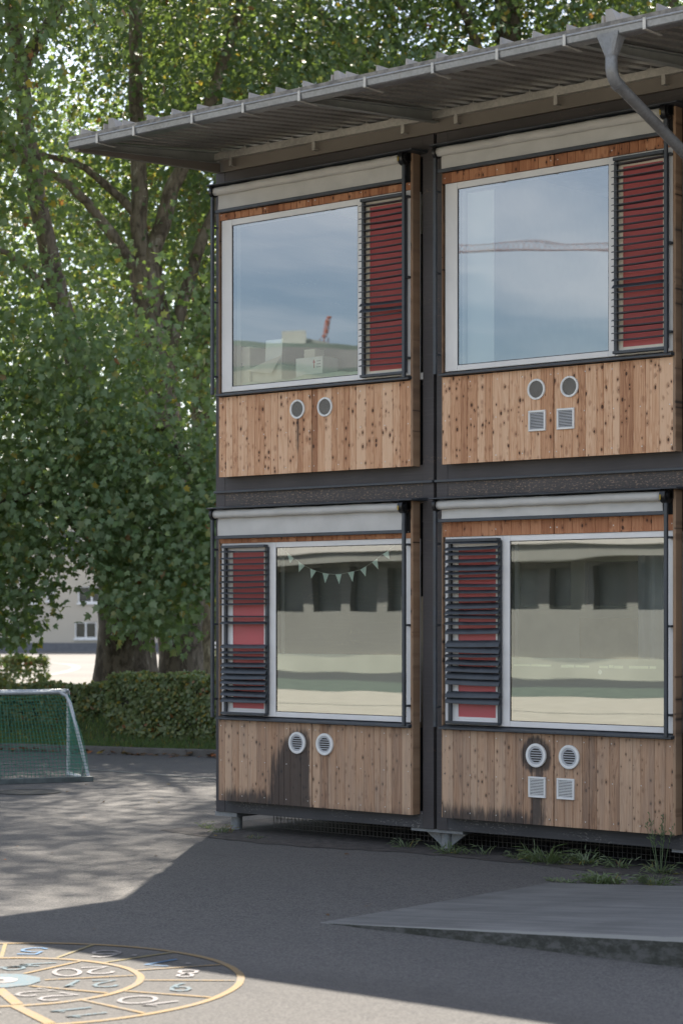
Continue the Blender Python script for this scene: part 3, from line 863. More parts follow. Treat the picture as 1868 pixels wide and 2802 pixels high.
    for gx in (ox + .104, ox + 2.222):
        gr = MB().box(gx - .013, gx + .013, -.168, -.142, (fz + 1.0), roll_z - .03)
        for bz in (1.15, 1.80, 2.45):
            gr.box(gx - .006, gx + .006 + (.022 if gx > ox + 1 else 0), -.14, -.088, fz + bz, fz + bz + .018)
        part(gr, 'guide_rail', M['anthracite'], .003, aw)
    part(MB().prism([(-.215, roll_z + .047), (-.215, roll_z + .055), (.0, roll_z + .075), (.0, roll_z + .050), (-.2, roll_z + .044)], ox + .085, ox + 2.345, 'x'), 'drip_rail', M['anthracite'], .002, aw)
    # ---- vents
    zv = .812 if floor == 0 else 3.626
    for vx in (ox + 1.041, ox + 1.345):
        if louvre:
            v = MB().ring((vx, zv), .070, .092, -.118, -.098, 40)
            vo = part(v, 'round_vent', M['vent'], .004)
            part(MB().ring((vx, zv), .056, .071, -.114, -.099, 36), 'vent_collar', M['ventgrey'], .002, vo)
            gm = MB().add([(vx + .061 * math.cos(2 * math.pi * k / 30), -.102, zv + .061 * math.sin(2 * math.pi * k / 30)) for k in range(30)], [list(range(30))[::-1]], 0)
            for q in range(-3, 4):
                hw = math.sqrt(max(0, .059 ** 2 - (q * .0185) ** 2))
                if hw > .012: gm.box(vx - hw, vx + hw, -.112, -.103, zv + q * .0185 - .0032, zv + q * .0185 + .0032, 1)
            part(gm, 'vent_grille', [M['grille'], M['ventgrey']], 0, vo)
        else:
            v = MB().ring((vx, zv), .065, .081, -.112, -.098, 40)
            for q in range(6):
                a = R(30 + 60 * q); v.box(vx + .073 * math.cos(a) - .006, vx + .073 * math.cos(a) + .006, -.116, -.11, zv + .073 * math.sin(a) - .006, zv + .073 * math.sin(a) + .006)
            vo = part(v, 'round_vent', M['vent'], .002)
            gm = MB().add([(vx + .067 * math.cos(2 * math.pi * k / 30), -.1015, zv + .067 * math.sin(2 * math.pi * k / 30)) for k in range(30)], [list(range(30))[::-1]], 0)
            for q in range(-9, 10):
                hw = math.sqrt(max(0, .065 ** 2 - (q * .0073) ** 2))
                if hw > .005: gm.box(vx - hw, vx + hw, -.1045, -.102, zv + q * .0073 - .002, zv + q * .0073 + .0005, 1)
            part(gm, 'vent_grille', [M['grille'], M['mesh_up']], 0, vo)
    if squares:
        for vx in (ox + 1.050, ox + 1.312):
            zc = .568 if floor == 0 else 3.384
            v = MB()
            for q in ((-.079, .079, .064, .080), (-.079, .079, -.080, -.064), (-.079, -.064, -.064, .064), (.064, .079, -.064, .064)):
                v.box(vx + q[0], vx + q[1], -.116, -.098, zc + q[2], zc + q[3])
            vo = part(v, 'square_vent', M['vent'], .003)
            gm = MB().box(vx - .064, vx + .064, -.103, -.1, zc - .064, zc + .064, 0)
            for q in range(11):
                zq = zc - .058 + q * .0116
                gm.box(vx - .063, vx + .063, -.112, -.1035, zq - .0035, zq + .0025, 1)
            part(gm, 'vent_grille', [M['grille'], M['vent'] if floor == 0 else M['ventgrey']], 0, vo)

LLS = [(2.438, 2), (2.385, 2), (2.333, 4), (2.28, 3), (2.234, 6), (2.181, 4), (2.131, 3), (2.082, 2), (2.033, 3), (1.99, 1), (1.881, 4), (1.829, 8),
       (1.627, 24), (1.574, 12), (1.528, 16), (1.468, 28), (1.416, 42), (1.367, 40), (1.319, 24), (1.271, 22), (1.218, 30), (1.165, 36)]
LRS = [(2.47, 10), (2.423, 22), (2.38, 14), (2.325, 18), (2.269, 34), (2.228, 12), (2.184, 10), (2.13, 12), (2.081, 12), (2.023, 24), (1.97, 38), (1.921, 24), (1.883, 16), (1.831, 14),
       (1.77, 36), (1.671, 44), (1.624, 42), (1.578, 14), (1.524, 26), (1.47, 32), (1.419, 42), (1.37, 46), (1.27, 36), (1.223, 42)]
def upper_slats(shift, odd):
    out = []; z = 5.245 + shift
    while z > 3.90:
        t = 3
        for (za, ta) in odd:
            if abs(z - za) < .026: t = ta
        out.append((z, t)); z -= .0505
    return out
for ox in (0., 2.435, 4.87):
    for fl in (0, 1): module(ox, fl)
    part(MB().box(ox - .032, ox - .002 if ox else ox, .03, .1, .17, 5.76) if ox else MB().box(.02, .09, .141, .16, .2, 5.7), 'post_gap', M['gap'])
bay(0., 0, False, 2.553, 2.560, stain_low_left, False, True, 1, LLS)
bay(2.435, 0, False, 2.628, 2.636, stain_low_right, True, True, 2, LRS)
bay(0., 1, True, 5.382, 5.392, stain_up_left, False, False, 3, upper_slats(.0, [(4.43, 26), (4.38, 30)]))
bay(2.435, 1, True, 5.408, 5.416, stain_up_right, True, False, 4, upper_slats(.01, [(4.41, 18), (4.33, 24)]))
bay(4.87, 0, False, 2.60, 2.607, None, False, True, 5)
bay(4.87, 1, True, 5.40, 5.408, None, False, False, 6)

# ---- body behind the front: side walls, slabs, interior
part(MB().box(.0, .10, .14, 7.2, .165, 5.77), 'side_wall', M['dark'])
part(MB().box(7.18, 7.28, .14, 7.2, .165, 5.77).box(.1, 7.18, 7.1, 7.2, .165, 5.77), 'rear_wall', M['dark'])
part(MB().box(.1, 7.18, .14, 7.1, .17, .30), 'floor_slab', M['infloor'])
part(MB().box(.1, 7.18, .14, 7.1, 2.80, 3.10), 'floor_slab', M['inceil'])
part(MB().box(.1, 7.18, .14, 7.1, 5.62, 5.77), 'ceiling_slab', M['inceil'])
iw = MB().box(.1, 7.18, 4.2, 4.3, .30, 1.98).box(.1, 7.18, 4.2, 4.3, 2.42, 2.80)
xx = .1
for k in range(9):
    iw.box(xx, xx + .16, 4.2, 4.3, 1.98, 2.42); xx += .82
iwo = part(iw, 'corridor_wall', M['inwall'])
part(MB().box(.1, 7.18, 4.26, 4.28, 1.98, 2.42), 'corridor_glazing', M['wglass'], 0, iwo)
part(MB().box(1.35, 2.75, 3.7, 4.19, .30, 1.86).box(4.6, 5.7, 3.8, 4.19, .30, 1.9), 'cabinet', M['inwood'])
part(MB().box(.1, 7.18, 4.2, 4.3, 3.10, 5.62), 'corridor_wall', M['inwall'])
part(MB().box(2.40, 2.44, .14, 4.2, 3.10, 5.62), 'partition', M['inwall'])
part(MB().box(2.72, 2.98, .03, .05, 3.88, 5.25), 'net_curtain', M['netcloth'])
cv = MB(); vs, fs = [], []
for i in range(41):
    x = 4.06 + .62 * i / 40
    for z in (1.15, 2.35): vs.append((x, .42 + .035 * math.sin(i * 1.1) + .015 * math.sin(i * 2.7), z))
for i in range(40): fs.append((2 * i, 2 * i + 2, 2 * i + 3, 2 * i + 1))
part(cv.add(vs, fs, 0, True), 'room_curtain', M['roomcloth'])
part(MB().box(1.36, 1.82, .9, .95, .31, 2.05), 'cupboard_door', M['inwood'])
part(MB().add([(4.03 + .018 * math.cos(k * .5236), -.0685, 1.462 + .018 * math.sin(k * .5236)) for k in range(12)], [list(range(12))[::-1]]), 'sticker', M['cardwhite'])
tp_ = MB(); x = 3.24
while x < 4.5:
    w_ = random.uniform(.04, .22); tp_.box(x, min(4.52, x + w_), -.0690, -.0684, 1.494 + random.uniform(-.003, .003), 1.512 + random.uniform(-.003, .003)); x += w_ + random.choice([.006, .008, .05, .09])
part(tp_, 'tape_residue', M['sheet'])
part(MB().box(.12, 2.40, .02, .34, 3.80, 3.855), 'inner_window_board', M['inceil'])

# ---- underside of the modules: feet, mesh skirt
for fx in (.10, 2.42, 4.86, 7.2):
    f = MB().tube([(fx, .16, 0), (fx, .16, .125)], .052, 20)
    f.box(fx - .13, fx + .13, .02, .30, .125, .164) if fx < 1 else f.box(fx - .26, fx + .26, .02, .30, .140, .164)
    if fx > 1:
        for s_ in (-1, 1):
            f.prism([(fx + s_ * .048, .02), (fx + s_ * .06, .139), (fx + s_ * .22, .139)], .145, .175, 'y')
    part(f, 'steel_foot', M['foot'])
mg = MB()
x = .32
while x < 7.3:
    mg.box(x - .0018, x + .0018, .40, .4036, .0, .19); x += .042
for k in range(5):
    z = .012 + k * .042; mg.box(.32, 7.3, .4036, .407, z - .0018, z + .0018)
part(mg, 'wire_skirt', M['wire'])
part(MB().box(.95, 7.2, .95, 1.0, .0, .164).box(.95, 1.0, 1.0, 7.0, 0, .164), 'shade_wall', M['gap'])  # added black wall that keeps the space under the floor dark

# ---- eaves
part(MB().box(.0, 7.3, .0, .10, 5.772, 5.872), 'fascia_board', M['fascia'])
part(MB().box(.018, 7.3, -.055, .06, 5.872, 5.932), 'eaves_channel', M['chan'], .004)
for tx in (.226, 1.177, 2.129, 2.665, 3.619, 4.574, 5.1, 6.05, 7.0):
    part(MB().box(tx - .016, tx + .016, -.058, -.052, 5.800, 5.875).box(tx - .016, tx + .016, -.052, .0, 5.800, 5.806), 'hanger_tab', M['chan'], 0)
for k in range(27):
    part(MB().box(.10 + k * .272 - .03, .10 + k * .272 + .03, -.045, -.015, 5.933, 5.942).tube([(.10 + k * .272, -.03, 5.94), (.10 + k * .272, -.03, 5.965)], .006, 6), 'sheet_clip', M['chan'], 0)
RS = .112                                   # fall of the sheet towards the gutter
zr = lambda y: 5.958 + RS * y
for bx in (.02, 2.42, 4.86, 7.26):
    b = MB()
    y0, y1 = -1.70, -.02
    t0, t1 = zr(y0) - .012, zr(y1) - .012
    h = .10
    # C-shaped outrigger: web and two flanges
    def slab(xa, xb, za0, za1, zb0, zb1):
        b.add([(xa, y0, za0), (xb, y0, za0), (xb, y1, zb0), (xa, y1, zb0), (xa, y0, za1), (xb, y0, za1), (xb, y1, zb1), (xa, y1, zb1)],
              [(0, 3, 2, 1), (4, 5, 6, 7), (0, 1, 5, 4), (1, 2, 6, 5), (2, 3, 7, 6), (3, 0, 4, 7)])
    h0 = .060                                # the beam tapers towards the gutter
    slab(bx, bx + .010, t0 - h0, t0, t1 - h, t1)
    slab(bx + .010, bx + .055, t0 - .008, t0, t1 - .008, t1)
    slab(bx + .010, bx + .055, t0 - h0, t0 - h0 + .008, t1 - h, t1 - h + .008)
    if bx < 1:
        b2 = MB()
        xa, xb = bx + .004, bx + .05
        za, zb = t0 - h0 - .002, t1 - h - .002
        b2.add([(xa, y0, za - .022), (xb, y0, za - .022), (xb, y1, zb - .075), (xa, y1, zb - .075), (xa, y0, za), (xb, y0, za), (xb, y1, zb), (xa, y1, zb)],
               [(0, 3, 2, 1), (4, 5, 6, 7), (0, 1, 5, 4), (1, 2, 6, 5), (2, 3, 7, 6), (3, 0, 4, 7)])
        part(b2, 'edge_trim', M['fascia'])
    part(b, 'outrigger_beam', M['steelbeam'], .002)
# roof sheet: shallow trapezoid ribs, as a thin solid
prof = []
x = .0
while x < 7.35:
    prof += [(x, 0.), (x + .070, 0.), (x + .081, .019), (x + .125, .019), (x + .136, 0.)]
    x += .136
rs = MB(); vs = []; fs = []; n = len(prof)
for (yy) in (-1.735, 7.4):
    for (px, pz) in prof: vs.append((px, yy, zr(yy) + pz))
    for (px, pz) in prof: vs.append((px, yy, zr(yy) + pz + .006))
for i in range(n - 1):
    if abs(prof[i + 1][0] - prof[i][0]) < 1e-6: continue
    fs += [(i, 2 * n + i, 2 * n + i + 1, i + 1), (n + i, n + i + 1, 3 * n + i + 1, 3 * n + i), (i, i + 1, n + i + 1, n + i)]
rs.add(vs, fs)
part(rs, 'roof', M['under'])
ye = -1.70
ze = zr(ye) + .030
FINS = [.1, .368, .586, .864, 1.136, 1.412, 1.684, 1.952, 2.224, 2.493, 2.768, 2.909, 3.194, 3.463, 3.735, 4.01, 4.284, 4.554, 4.829, 5.107, 5.254, 5.524, 5.796, 6.07, 6.34, 6.61, 6.88, 7.15]
def fin(x, h, ln, w=.012, lean=0.):
    rb_ = MB()
    v = [(x - w, ye, ze - .03), (x + w, ye, ze - .03), (x - w * .5 + lean, ye, ze + h), (x + w * .5 + lean, ye, ze + h), (x + w + .003, ye + ln, ze + RS * ln), (x - w - .003, ye + ln, ze + RS * ln)]
    rb_.add(v, [(0, 1, 3, 2), (1, 4, 3), (0, 2, 5), (2, 3, 4, 5), (0, 5, 4, 1)])
    rb_.box(x - .018, x + .018, ye + .0, ye + .012, ze - .032, ze - .004)
    part(rb_, 'rib_end', M['fin'], 0)
for k, x in enumerate(FINS):
    fin(x, .052 + random.uniform(-.006, .004), .40 + random.uniform(-.03, .06))
fin(.474, .085, .22, .05, -.03); fin(5.184, .088, .22, .05, -.03); fin(2.83, .07, .2, .04, -.02)
part(MB().box(.0, 7.35, -1.742, -1.70, zr(-1.74) - .002, zr(-1.74) + .026), 'eaves_edge', M['roofedge'])
# gutter: a box with a rolled bead on its lip
gz = 5.690
gp = [(-1.760, gz + .052), (-1.752, gz + .008), (-1.738, gz), (-1.66, gz), (-1.655, gz + .050), (-1.659, gz + .050), (-1.665, gz + .006), (-1.736, gz + .006), (-1.746, gz + .012), (-1.754, gz + .052)]
gut = MB().prism(gp, .015, 7.4, 'x')
gut.tube([(.015, -1.757, gz + .056), (7.4, -1.757, gz + .056)], .0095, 12)
gut.prism([(-1.756, gz + .050), (-1.750, gz + .006), (-1.66, gz + .004), (-1.658, gz + .048)], .014, .0165, 'x')
gutter = part(gut, 'gutter', M['gutter'])
for tx in (.357, .775, 1.413, 1.949, 2.509, 3.135, 3.747, 4.30, 4.85, 5.47, 6.05, 6.65, 7.2):
    bm_ = MB().box(tx - .011, tx + .011, -1.770, -1.764, gz - .002, gz + .066)
    bm_.box(tx - .011, tx + .011, -1.770, -1.735, gz + .0645, gz + .069)
    bm_.box(tx - .011, tx + .011, -1.770, -1.56, gz - .008, gz - .003)
    part(bm_, 'gutter_bracket', M['chan'], 0, gutter)
# downpipe with its funnel
dp = MB()
PXc = 5.185
r0, r1, zt, zb2 = .095, .046, gz + .004, gz - .125
vs = []
for (hx, hy, z) in ((.082, .050, gz + .022), (.078, .048, gz - .002), (.044, .044, zb2)):
    for k in range(24):
        a = 2 * math.pi * k / 24
        c, s_ = math.cos(a), math.sin(a)
        if z > gz - .1:
            m_ = max(abs(c), abs(s_)); c, s_ = c / m_, s_ / m_
        vs.append((PXc + hx * c, -1.712 + hy * s_, z))
dp.add(vs, [(j * 24 + k, j * 24 + (k + 1) % 24, j * 24 + 24 + (k + 1) % 24, j * 24 + 24 + k) for j in range(2) for k in range(24)], 0)
path = [(PXc, -1.712, zb2 + .01), (PXc, -1.712, zb2 - .065)]
for k in range(1, 9):
    a = R(70) * k / 8
    path.append((PXc, -1.712 + .11 * (1 - math.cos(a)), zb2 - .065 - .11 * math.sin(a)))
e = Vector(path[-1]); dr = Vector((0, math.sin(R(70)), -math.cos(R(70))))
dp.tube(path, .041, 20)
dp.tube([e - dr * .01, e + dr * .03], .044, 20)
dp.tube([e, e + dr * 1.45], .039, 20)
e2 = e + dr * 1.45
dp.tube([e2, e2 + Vector((0, .07, -.07)), (PXc, e2.y + .09, e2.z - .2), (PXc, e2.y + .09, .05)], .039, 16)
part(dp, 'downpipe', M['pipe'])

# ================================================================== THINGS IN THE WINDOWS
bun = empty('bunting', (1.4, -.022, 2.15), 'mint pennant garland hung inside the lower left window', 'bunting')
FL = [((0.852, 2.422), (0.927, 2.373), (0.887, 2.334)), ((0.985, 2.342), (1.051, 2.306), (0.985, 2.255)), ((1.113, 2.282), (1.177, 2.261), (1.123, 2.199)), ((1.25, 2.245), (1.318, 2.234), (1.278, 2.158)),
      ((1.39, 2.23), (1.457, 2.232), (1.432, 2.149)), ((1.527, 2.244), (1.593, 2.253), (1.577, 2.164)), ((1.659, 2.265), (1.722, 2.292), (1.715, 2.209)), ((1.784, 2.324), (1.839, 2.355), (1.849, 2.266)), ((1.896, 2.388), (1.957, 2.418), (1.965, 2.349))]
sp_ = [(.80, 2.455)]
for a, b, c in FL: sp_ += [a, b]
sp_ += [(2.02, 2.46)]
MB().tube([(x - 1.4, 0, z - 2.15) for x, z in sp_], .0022, 5).build('string', M['string'], bun)
for a, b, c in FL:
    MB().add([(q[0] - 1.4, y, q[1] - 2.15) for y in (-.002, .001) for q in (a, b, c)], [(0, 2, 1), (3, 4, 5), (0, 1, 4, 3), (1, 2, 5, 4), (2, 0, 3, 5)]).build('pennant', M['flag'], bun)

def carton(name, cx, cy, z, w, d, h, rot, mat, label):
    t = empty(name, (cx, cy, z), label, 'box'); t.rotation_euler.z = R(rot)
    MB().box(-w / 2, w / 2, -d / 2, d / 2, 0, h).build('carton', mat, t, .003)
    return t
c1 = carton('cardboard_box', .225, .19, 3.856, .26, .28, .37, 0, M['card'], 'tall closed brown carton at the left end of the upper left windowsill')
k_ = MB()
for q in range(5): k_.box(-.055 + q * .022, -.040 + q * .022, -.1425, -.1405, .205 + .004 * (q % 2), .230)
k_.box(-.058, .062, -.1425, -.1405, .196, .201)
k_.build('printed_mark', M['ink'], c1)
c2 = carton('cardboard_box', .53, .22, 3.856, .34, .28, .19, 0, M['card'], 'open carton with flap hanging forward in the upper left window')
fl_ = MB().add([(-.17, -.145, .19), (.17, -.145, .27), (.10, -.20, .115), (-.20, -.20, .155)], [(3, 2, 1, 0)]).add([(-.17, -.143, .19), (.17, -.143, .27), (.10, -.198, .115), (-.20, -.198, .155)], [(0, 1, 2, 3)]).build('flap', M['card'], c2)
def flap_mark(u0, v0, u1, v1):
    A, B, C_, D = Vector((-.17, -.1465, .19)), Vector((.17, -.1465, .27)), Vector((.10, -.2015, .115)), Vector((-.20, -.2015, .155))
    P = lambda u, v: (A.lerp(B, u)).lerp(D.lerp(C_, u), v)
    return [P(u0, v0), P(u1, v0), P(u1, v1), P(u0, v1)]
am = MB()
for q in ((.22, .47, .42, .53), (.58, .47, .80, .53), (.48, .12, .52, .36), (.48, .64, .52, .88), (.20, .42, .27, .58), (.75, .42, .82, .58), (.45, .14, .55, .20), (.45, .80, .55, .86)):
    am.add(flap_mark(*q), [(3, 2, 1, 0)])
am.build('printed_arrows', M['ink'], c2)
MB().add([(-.06, -.10, .19), (.13, -.10, .19), (.13, -.085, .42), (-.06, -.085, .42), (-.06, -.096, .19), (.13, -.096, .19), (.13, -.081, .42), (-.06, -.081, .42)],
         [(0, 1, 2, 3), (7, 6, 5, 4), (3, 2, 6, 7), (0, 3, 7, 4), (1, 5, 6, 2)]).build('raised_flap', M['cardwhite'], c2)
c3 = carton('cardboard_box', 1.02, .17, 3.856, .30, .20, .225, 0, M['cardwhite'], 'white carton with red arrow in the upper left window')
a_ = MB().box(.052, .060, -.1025, -.1005, .13, .18).add([(.040, -.1025, .175), (.072, -.1025, .175), (.056, -.1025, .205)], [(0, 1, 2)])
a_.build('red_arrow', M['redink'], c3)
l_ = MB()
for q in range(3): l_.box(.085, .13, -.1025, -.1005, .135 + q * .025, .139 + q * .025)
l_.build('printed_lines', M['ink'], c3)
MB().box(-.09, .03, -.06, .06, .226, .30).build('stacked_block', M['card'], c3)
# added pale sheet on the inner window board, standing in for a reflected band
vs, fs = [], []
NX, NY = 60, 10
for i in range(NX + 1):
    x = .29 + 1.38 * i / NX
    for j in range(NY + 1):
        a = math.pi * j / NY
        hgt = .045 + .035 * (i / NX) + .010 * math.sin(x * 7) + .006 * math.sin(x * 19 + 1)
        vs.append((x, .045 - .035 * math.cos(a) + .006 * math.sin(x * 13 + j), 3.857 + hgt * math.sin(a) + .004 * math.sin(x * 25 + j * 2)))
for i in range(NX):
    for j in range(NY):
        a = i * (NY + 1) + j; fs.append((a, a + NY + 1, a + NY + 2, a + 1))
o = MB().add(vs, fs, 0, True).build('reflection_sheet', M['sheet'])
tag(o, 'added pale green wavy sheet imitating a reflection along the upper left windowsill', 'sheet')

# ================================================================== GREENERY
def noise3(p, f, seed=0):
    """cheap smooth pseudo-noise, -1..1"""
    x, y, z = p[:, 0] * f + seed, p[:, 1] * f + seed * 1.7, p[:, 2] * f - seed
    return (np.sin(x * 1.3 + 1.7 * np.sin(y * .9 + z * .4)) + np.sin(y * 1.7 + 1.3 * np.sin(z * 1.1 + x * .3)) + np.sin(z * 1.5 + 1.9 * np.sin(x * .8 - y * .6))) / 3.

def toW(a):
    """(right, ahead, up) -> world"""
    out = np.empty_like(a)
    out[:, 0] = CX + a[:, 0] * RX + a[:, 1] * FX
    out[:, 1] = CY + a[:, 0] * RY + a[:, 1] * FY
    out[:, 2] = a[:, 2]
    return out
def dirW(a):
    out = np.empty_like(a)
    out[:, 0] = a[:, 0] * RX + a[:, 1] * FX
    out[:, 1] = a[:, 0] * RY + a[:, 1] * FY
    out[:, 2] = a[:, 2]
    return out

def limb(mb, pts, r0, r1, seg=10, wob=.05, sub=5):
    """a tapering, slightly crooked limb through pts (right, ahead, up)"""
    P = [Vector(p) for p in pts]; out = []; rs = []
    L = len(P) - 1
    for i in range(L):
        for k in range(sub):
            t = k / sub
            a, b, c, d = P[max(i - 1, 0)], P[i], P[i + 1], P[min(i + 2, L)]
            q = .5 * ((2 * b) + (c - a) * t + (2 * a - 5 * b + 4 * c - d) * t * t + (3 * b - a - 3 * c + d) * t ** 3)
            q += Vector((random.uniform(-wob, wob), random.uniform(-wob, wob), 0)) * (1 if (i or k) else 0)
            out.append(q); s = (i + t) / L
            rs.append(r0 + (r1 - r0) * s if not isinstance(r1, list) else r1[i] + (r1[i + 1] - r1[i]) * t)
    out.append(P[-1]); rs.append(r1 if not isinstance(r1, list) else r1[-1])
    w = toW(np.array([tuple(q) for q in out]))
    mb.tube([tuple(q) for q in w], rs, seg)
    return out

def crown(name, centers, outward, per, spread, size, mat, parent, yellow=.05, brown=.012, droop=.5, upw=.45, rnd=.7):
    far = mat is M['leaf_far']
    p, nr, tp, sz = clump_leaves(centers, per, spread, size, outward, droop, upw, rnd)
    return leaves(name, toW(p), dirW(nr), dirW(tp), sz, leaf_hue(len(p), yellow, brown), mat, parent, STAR_LEAF if far else PLANE_LEAF, STAR_FACES if far else PLANE_FACES)

def scatter(n, lo, hi, keep, seed):
    """n clump centres in a box (right, ahead, up) where keep() says so"""
    got = []
    tot = 0
    while tot < n:
        c = RNG.uniform(lo, hi, (n * 2, 3)); c = c[keep(c)]
        got.append(c); tot += len(c)
    return np.concatenate(got)[:n]

def ell(c, m, r): return ((c - np.array(m)) / np.array(r)) ** 2

# ---- left plane tree (leans left), its low boughs hang in front of the trunks
tA = empty('plane_tree', (*W(-3.4, 33.), 0), 'broad dark plane tree leaning left, low leafy boughs over the goal', 'tree', 'plane trees round the yard')
inv = Matrix.Translation(-Vector(tA.location))
def at_tree(o, t):
    """children are built in world space: shift the mesh so that the thing's Empty is the origin"""
    o.data.transform(Matrix.Translation(-t.location)); return o
tr = MB()
w_ = limb(tr, [(-3.36, 33, -.1), (-3.38, 33, .9), (-3.42, 33, 2.3), (-3.85, 33, 4.6), (-4.4, 33, 6.8), (-4.85, 33, 8.9), (-5.2, 33, 12), (-5.3, 33.2, 17)], 0, [.50, .47, .42, .27, .16, .14, .12, .08], 16, .03)
at_tree(tr.build('trunk', M['bark_dark'], tA), tA)
# flared root collar
fl = MB(); limb(fl, [(-3.40, 32.98, -.1), (-3.40, 33., .5), (-3.385, 33., 1.1), (-3.39, 33., 1.9)], .68, .40, 18, .0, 5)
at_tree(fl.build('root_flare', M['bark_dark'], tA), tA)
for pts, a, b in (([(-3.9, 33, 4.7), (-5.2, 31.5, 5.6), (-7.0, 30, 6.0), (-8.5, 29.5, 5.2)], .16, .05), ([(-3.5, 33, 3.0), (-3.0, 31.8, 4.3), (-2.6, 31, 4.6), (-2.2, 30.5, 3.9)], .12, .03),
                  ([(-4.30, 33, 6.5), (-4.7, 32.8, 7.1), (-5.2, 32.6, 7.5), (-5.7, 32.4, 7.6), (-6.8, 32, 8.2)], .08, .015), ([(-4.85, 33, 9.), (-6.5, 31.5, 10.5), (-8.0, 30, 12.5)], .14, .04),
                  ([(-5.0, 33, 10.5), (-3.8, 31.8, 12.2), (-2.6, 31, 14.5)], .12, .04), ([(-3.45, 33, 2.6), (-4.4, 31.2, 3.6), (-5.2, 30.2, 3.3), (-5.6, 29.9, 2.1)], .11, .025)):
    bb = MB(); limb(bb, pts, a, b, 8, .05); at_tree(bb.build('branch', M['bark_dark'], tA), tA)
OUT = np.array([0, -1, 0.])
def fork_gap(c):
    """few leaves grow in front of the fork of the right-hand trunk"""
    return (np.abs(c[:, 0] * 34.5 / c[:, 1] + 2.95) < .85) & (c[:, 2] > 6.6) & (c[:, 2] < 10.6) & (c[:, 1] < 34.9) & (RNG.random(len(c)) < .72)
def holes(c):
    """wide openings between the top boughs: they let the sun through in patches"""
    return (c[:, 2] > 12.3) & (noise3(c, .62, 77.) < .12)
def hanging(c):
    """the near curtain of foliage, with its ragged lower edge"""
    x, y, z = c[:, 0], c[:, 1], c[:, 2]
    px = 934 + x / y * 5740; py = 1680 - (z - 1.9) / y * 5740
    low = np.interp(px, [-400, 0, 110, 150, 210, 270, 300, 420, 470, 540, 600, 700], [1800, 1795, 1760, 1440, 1490, 1560, 1710, 1760, 1775, 1690, 1650, 1610])
    low = low - 38 + 30 * noise3(c, 2.3, 3.)
    dens = .58 + .6 * noise3(c, 1.0, 1.) + .25 * noise3(c, 2.6, 5.)
    dens = dens - np.clip((py - 1480) / 350., 0, 1) * .12 * (px < 300)
    dens = dens + np.clip((1.9 + 3.0 - z) / 3., 0, .45) - np.clip((z - 5.2) / 1.6, 0, 1) * .5
    return (py < low) & (RNG.random(len(c)) < dens) & ~fork_gap(c)
cc = scatter(1600, (-8.6, 29.6, .95), (-1.2, 32.3, 7.2), hanging, 1)
at_tree(crown('crown', cc, np.tile(OUT, (len(cc), 1)) + RNG.normal(0, .35, (len(cc), 3)), 25, .24, .112, M['leaf_near'], tA, .022, .004, .75, .35, .55), tA)
def high(c):
    d = np.minimum(ell(c, (-6.9, 30.6, 9.2), (2.9, 2.6, 3.4)).sum(1), ell(c, (-4.4, 31.5, 16.5), (5.4, 5.2, 5.2)).sum(1))
    dens = np.clip(.34 + 1.9 * (.62 * noise3(c, .8, 9.) + .38 * noise3(c, 2.2, 2.)), 0, 1)
    dens = np.where((c[:, 0] > -5.2) & (c[:, 2] < 9.6), dens * .8, dens)
    return (d < 1) & (c[:, 2] > 6.0) & (RNG.random(len(c)) < dens) & ~fork_gap(c) & ~holes(c)
cc = scatter(2000, (-10.2, 26, 6.0), (1.2, 37, 22), high, 2)
ou = unit(cc - np.array([-4.6, 32.5, 10.]))
at_tree(crown('crown', cc, ou, 30, .36, .115, M['leaf_near'], tA, .035, .004, .5, .5, .75), tA)

# ---- right plane tree (forks behind the eaves)
tB = empty('plane_tree', (*W(-2.62, 34.5), 0), 'plane tree with forked pale limbs close behind the building corner', 'tree', 'plane trees round the yard')
tr = MB(); limb(tr, [(-2.64, 34.5, -.1), (-2.64, 34.5, 1.2), (-2.68, 34.5, 3.), (-2.95, 34.5, 5.2), (-3.22, 34.5, 7.6)], .40, .27, 16, .03)
at_tree(tr.build('trunk', M['bark'], tB), tB)
for pts, a, b in (([(-3.24, 34.5, 7.4), (-3.36, 34.5, 9.2), (-3.40, 34.6, 11.5), (-3.3, 34.5, 15), (-3.0, 34.5, 19)], .155, .07), ([(-3.18, 34.5, 7.5), (-2.78, 34.4, 8.85), (-2.45, 34.3, 9.5), (-1.7, 34, 11.5), (-.8, 33.5, 14.5)], .15, .06),
                  ([(-2.95, 34.6, 5.6), (-2.5, 34.6, 7.5), (-2.05, 34.6, 8.7), (-1.3, 34.8, 10.2)], .12, .06), ([(-3.3, 34.5, 8.4), (-4.2, 34.3, 9.2), (-5.2, 34, 9.5), (-6.4, 33.6, 10.4)], .08, .015),
                  ([(-3.15, 34.5, 7.2), (-3.9, 34.2, 8.3), (-4.5, 33.8, 8.9), (-5.4, 33.3, 9.2), (-6.2, 33, 10.)], .11, .02)):
    bb = MB(); limb(bb, pts, a, b, 10, .03); at_tree(bb.build('limb', M['bark'], tB), tB)
def highB(c):
    d = np.minimum(ell(c, (-1.5, 34.5, 13.5), (5.0, 4.0, 4.5)).sum(1), ell(c, (-2.2, 35.5, 9.), (3.2, 2.5, 3.5)).sum(1))
    d = np.minimum(d, ell(c, (-1.2, 34., 18.), (4.6, 4.2, 4.5)).sum(1))
    dens = np.clip(.42 + 1.9 * (.62 * noise3(c, .9, 4.) + .38 * noise3(c, 2.4, 8.)), 0, 1)
    return (d < 1) & (c[:, 2] > 5.4) & (RNG.random(len(c)) < dens) & ~fork_gap(c) & ~holes(c)
cc = scatter(1350, (-7, 30, 5.4), (4, 39, 22.5), highB, 3)
at_tree(crown('crown', cc, unit(cc - np.array([-1.8, 34.5, 11.])), 27, .34, .104, M['leaf_far'], tB, .04, .007, .45, .5, .8), tB)

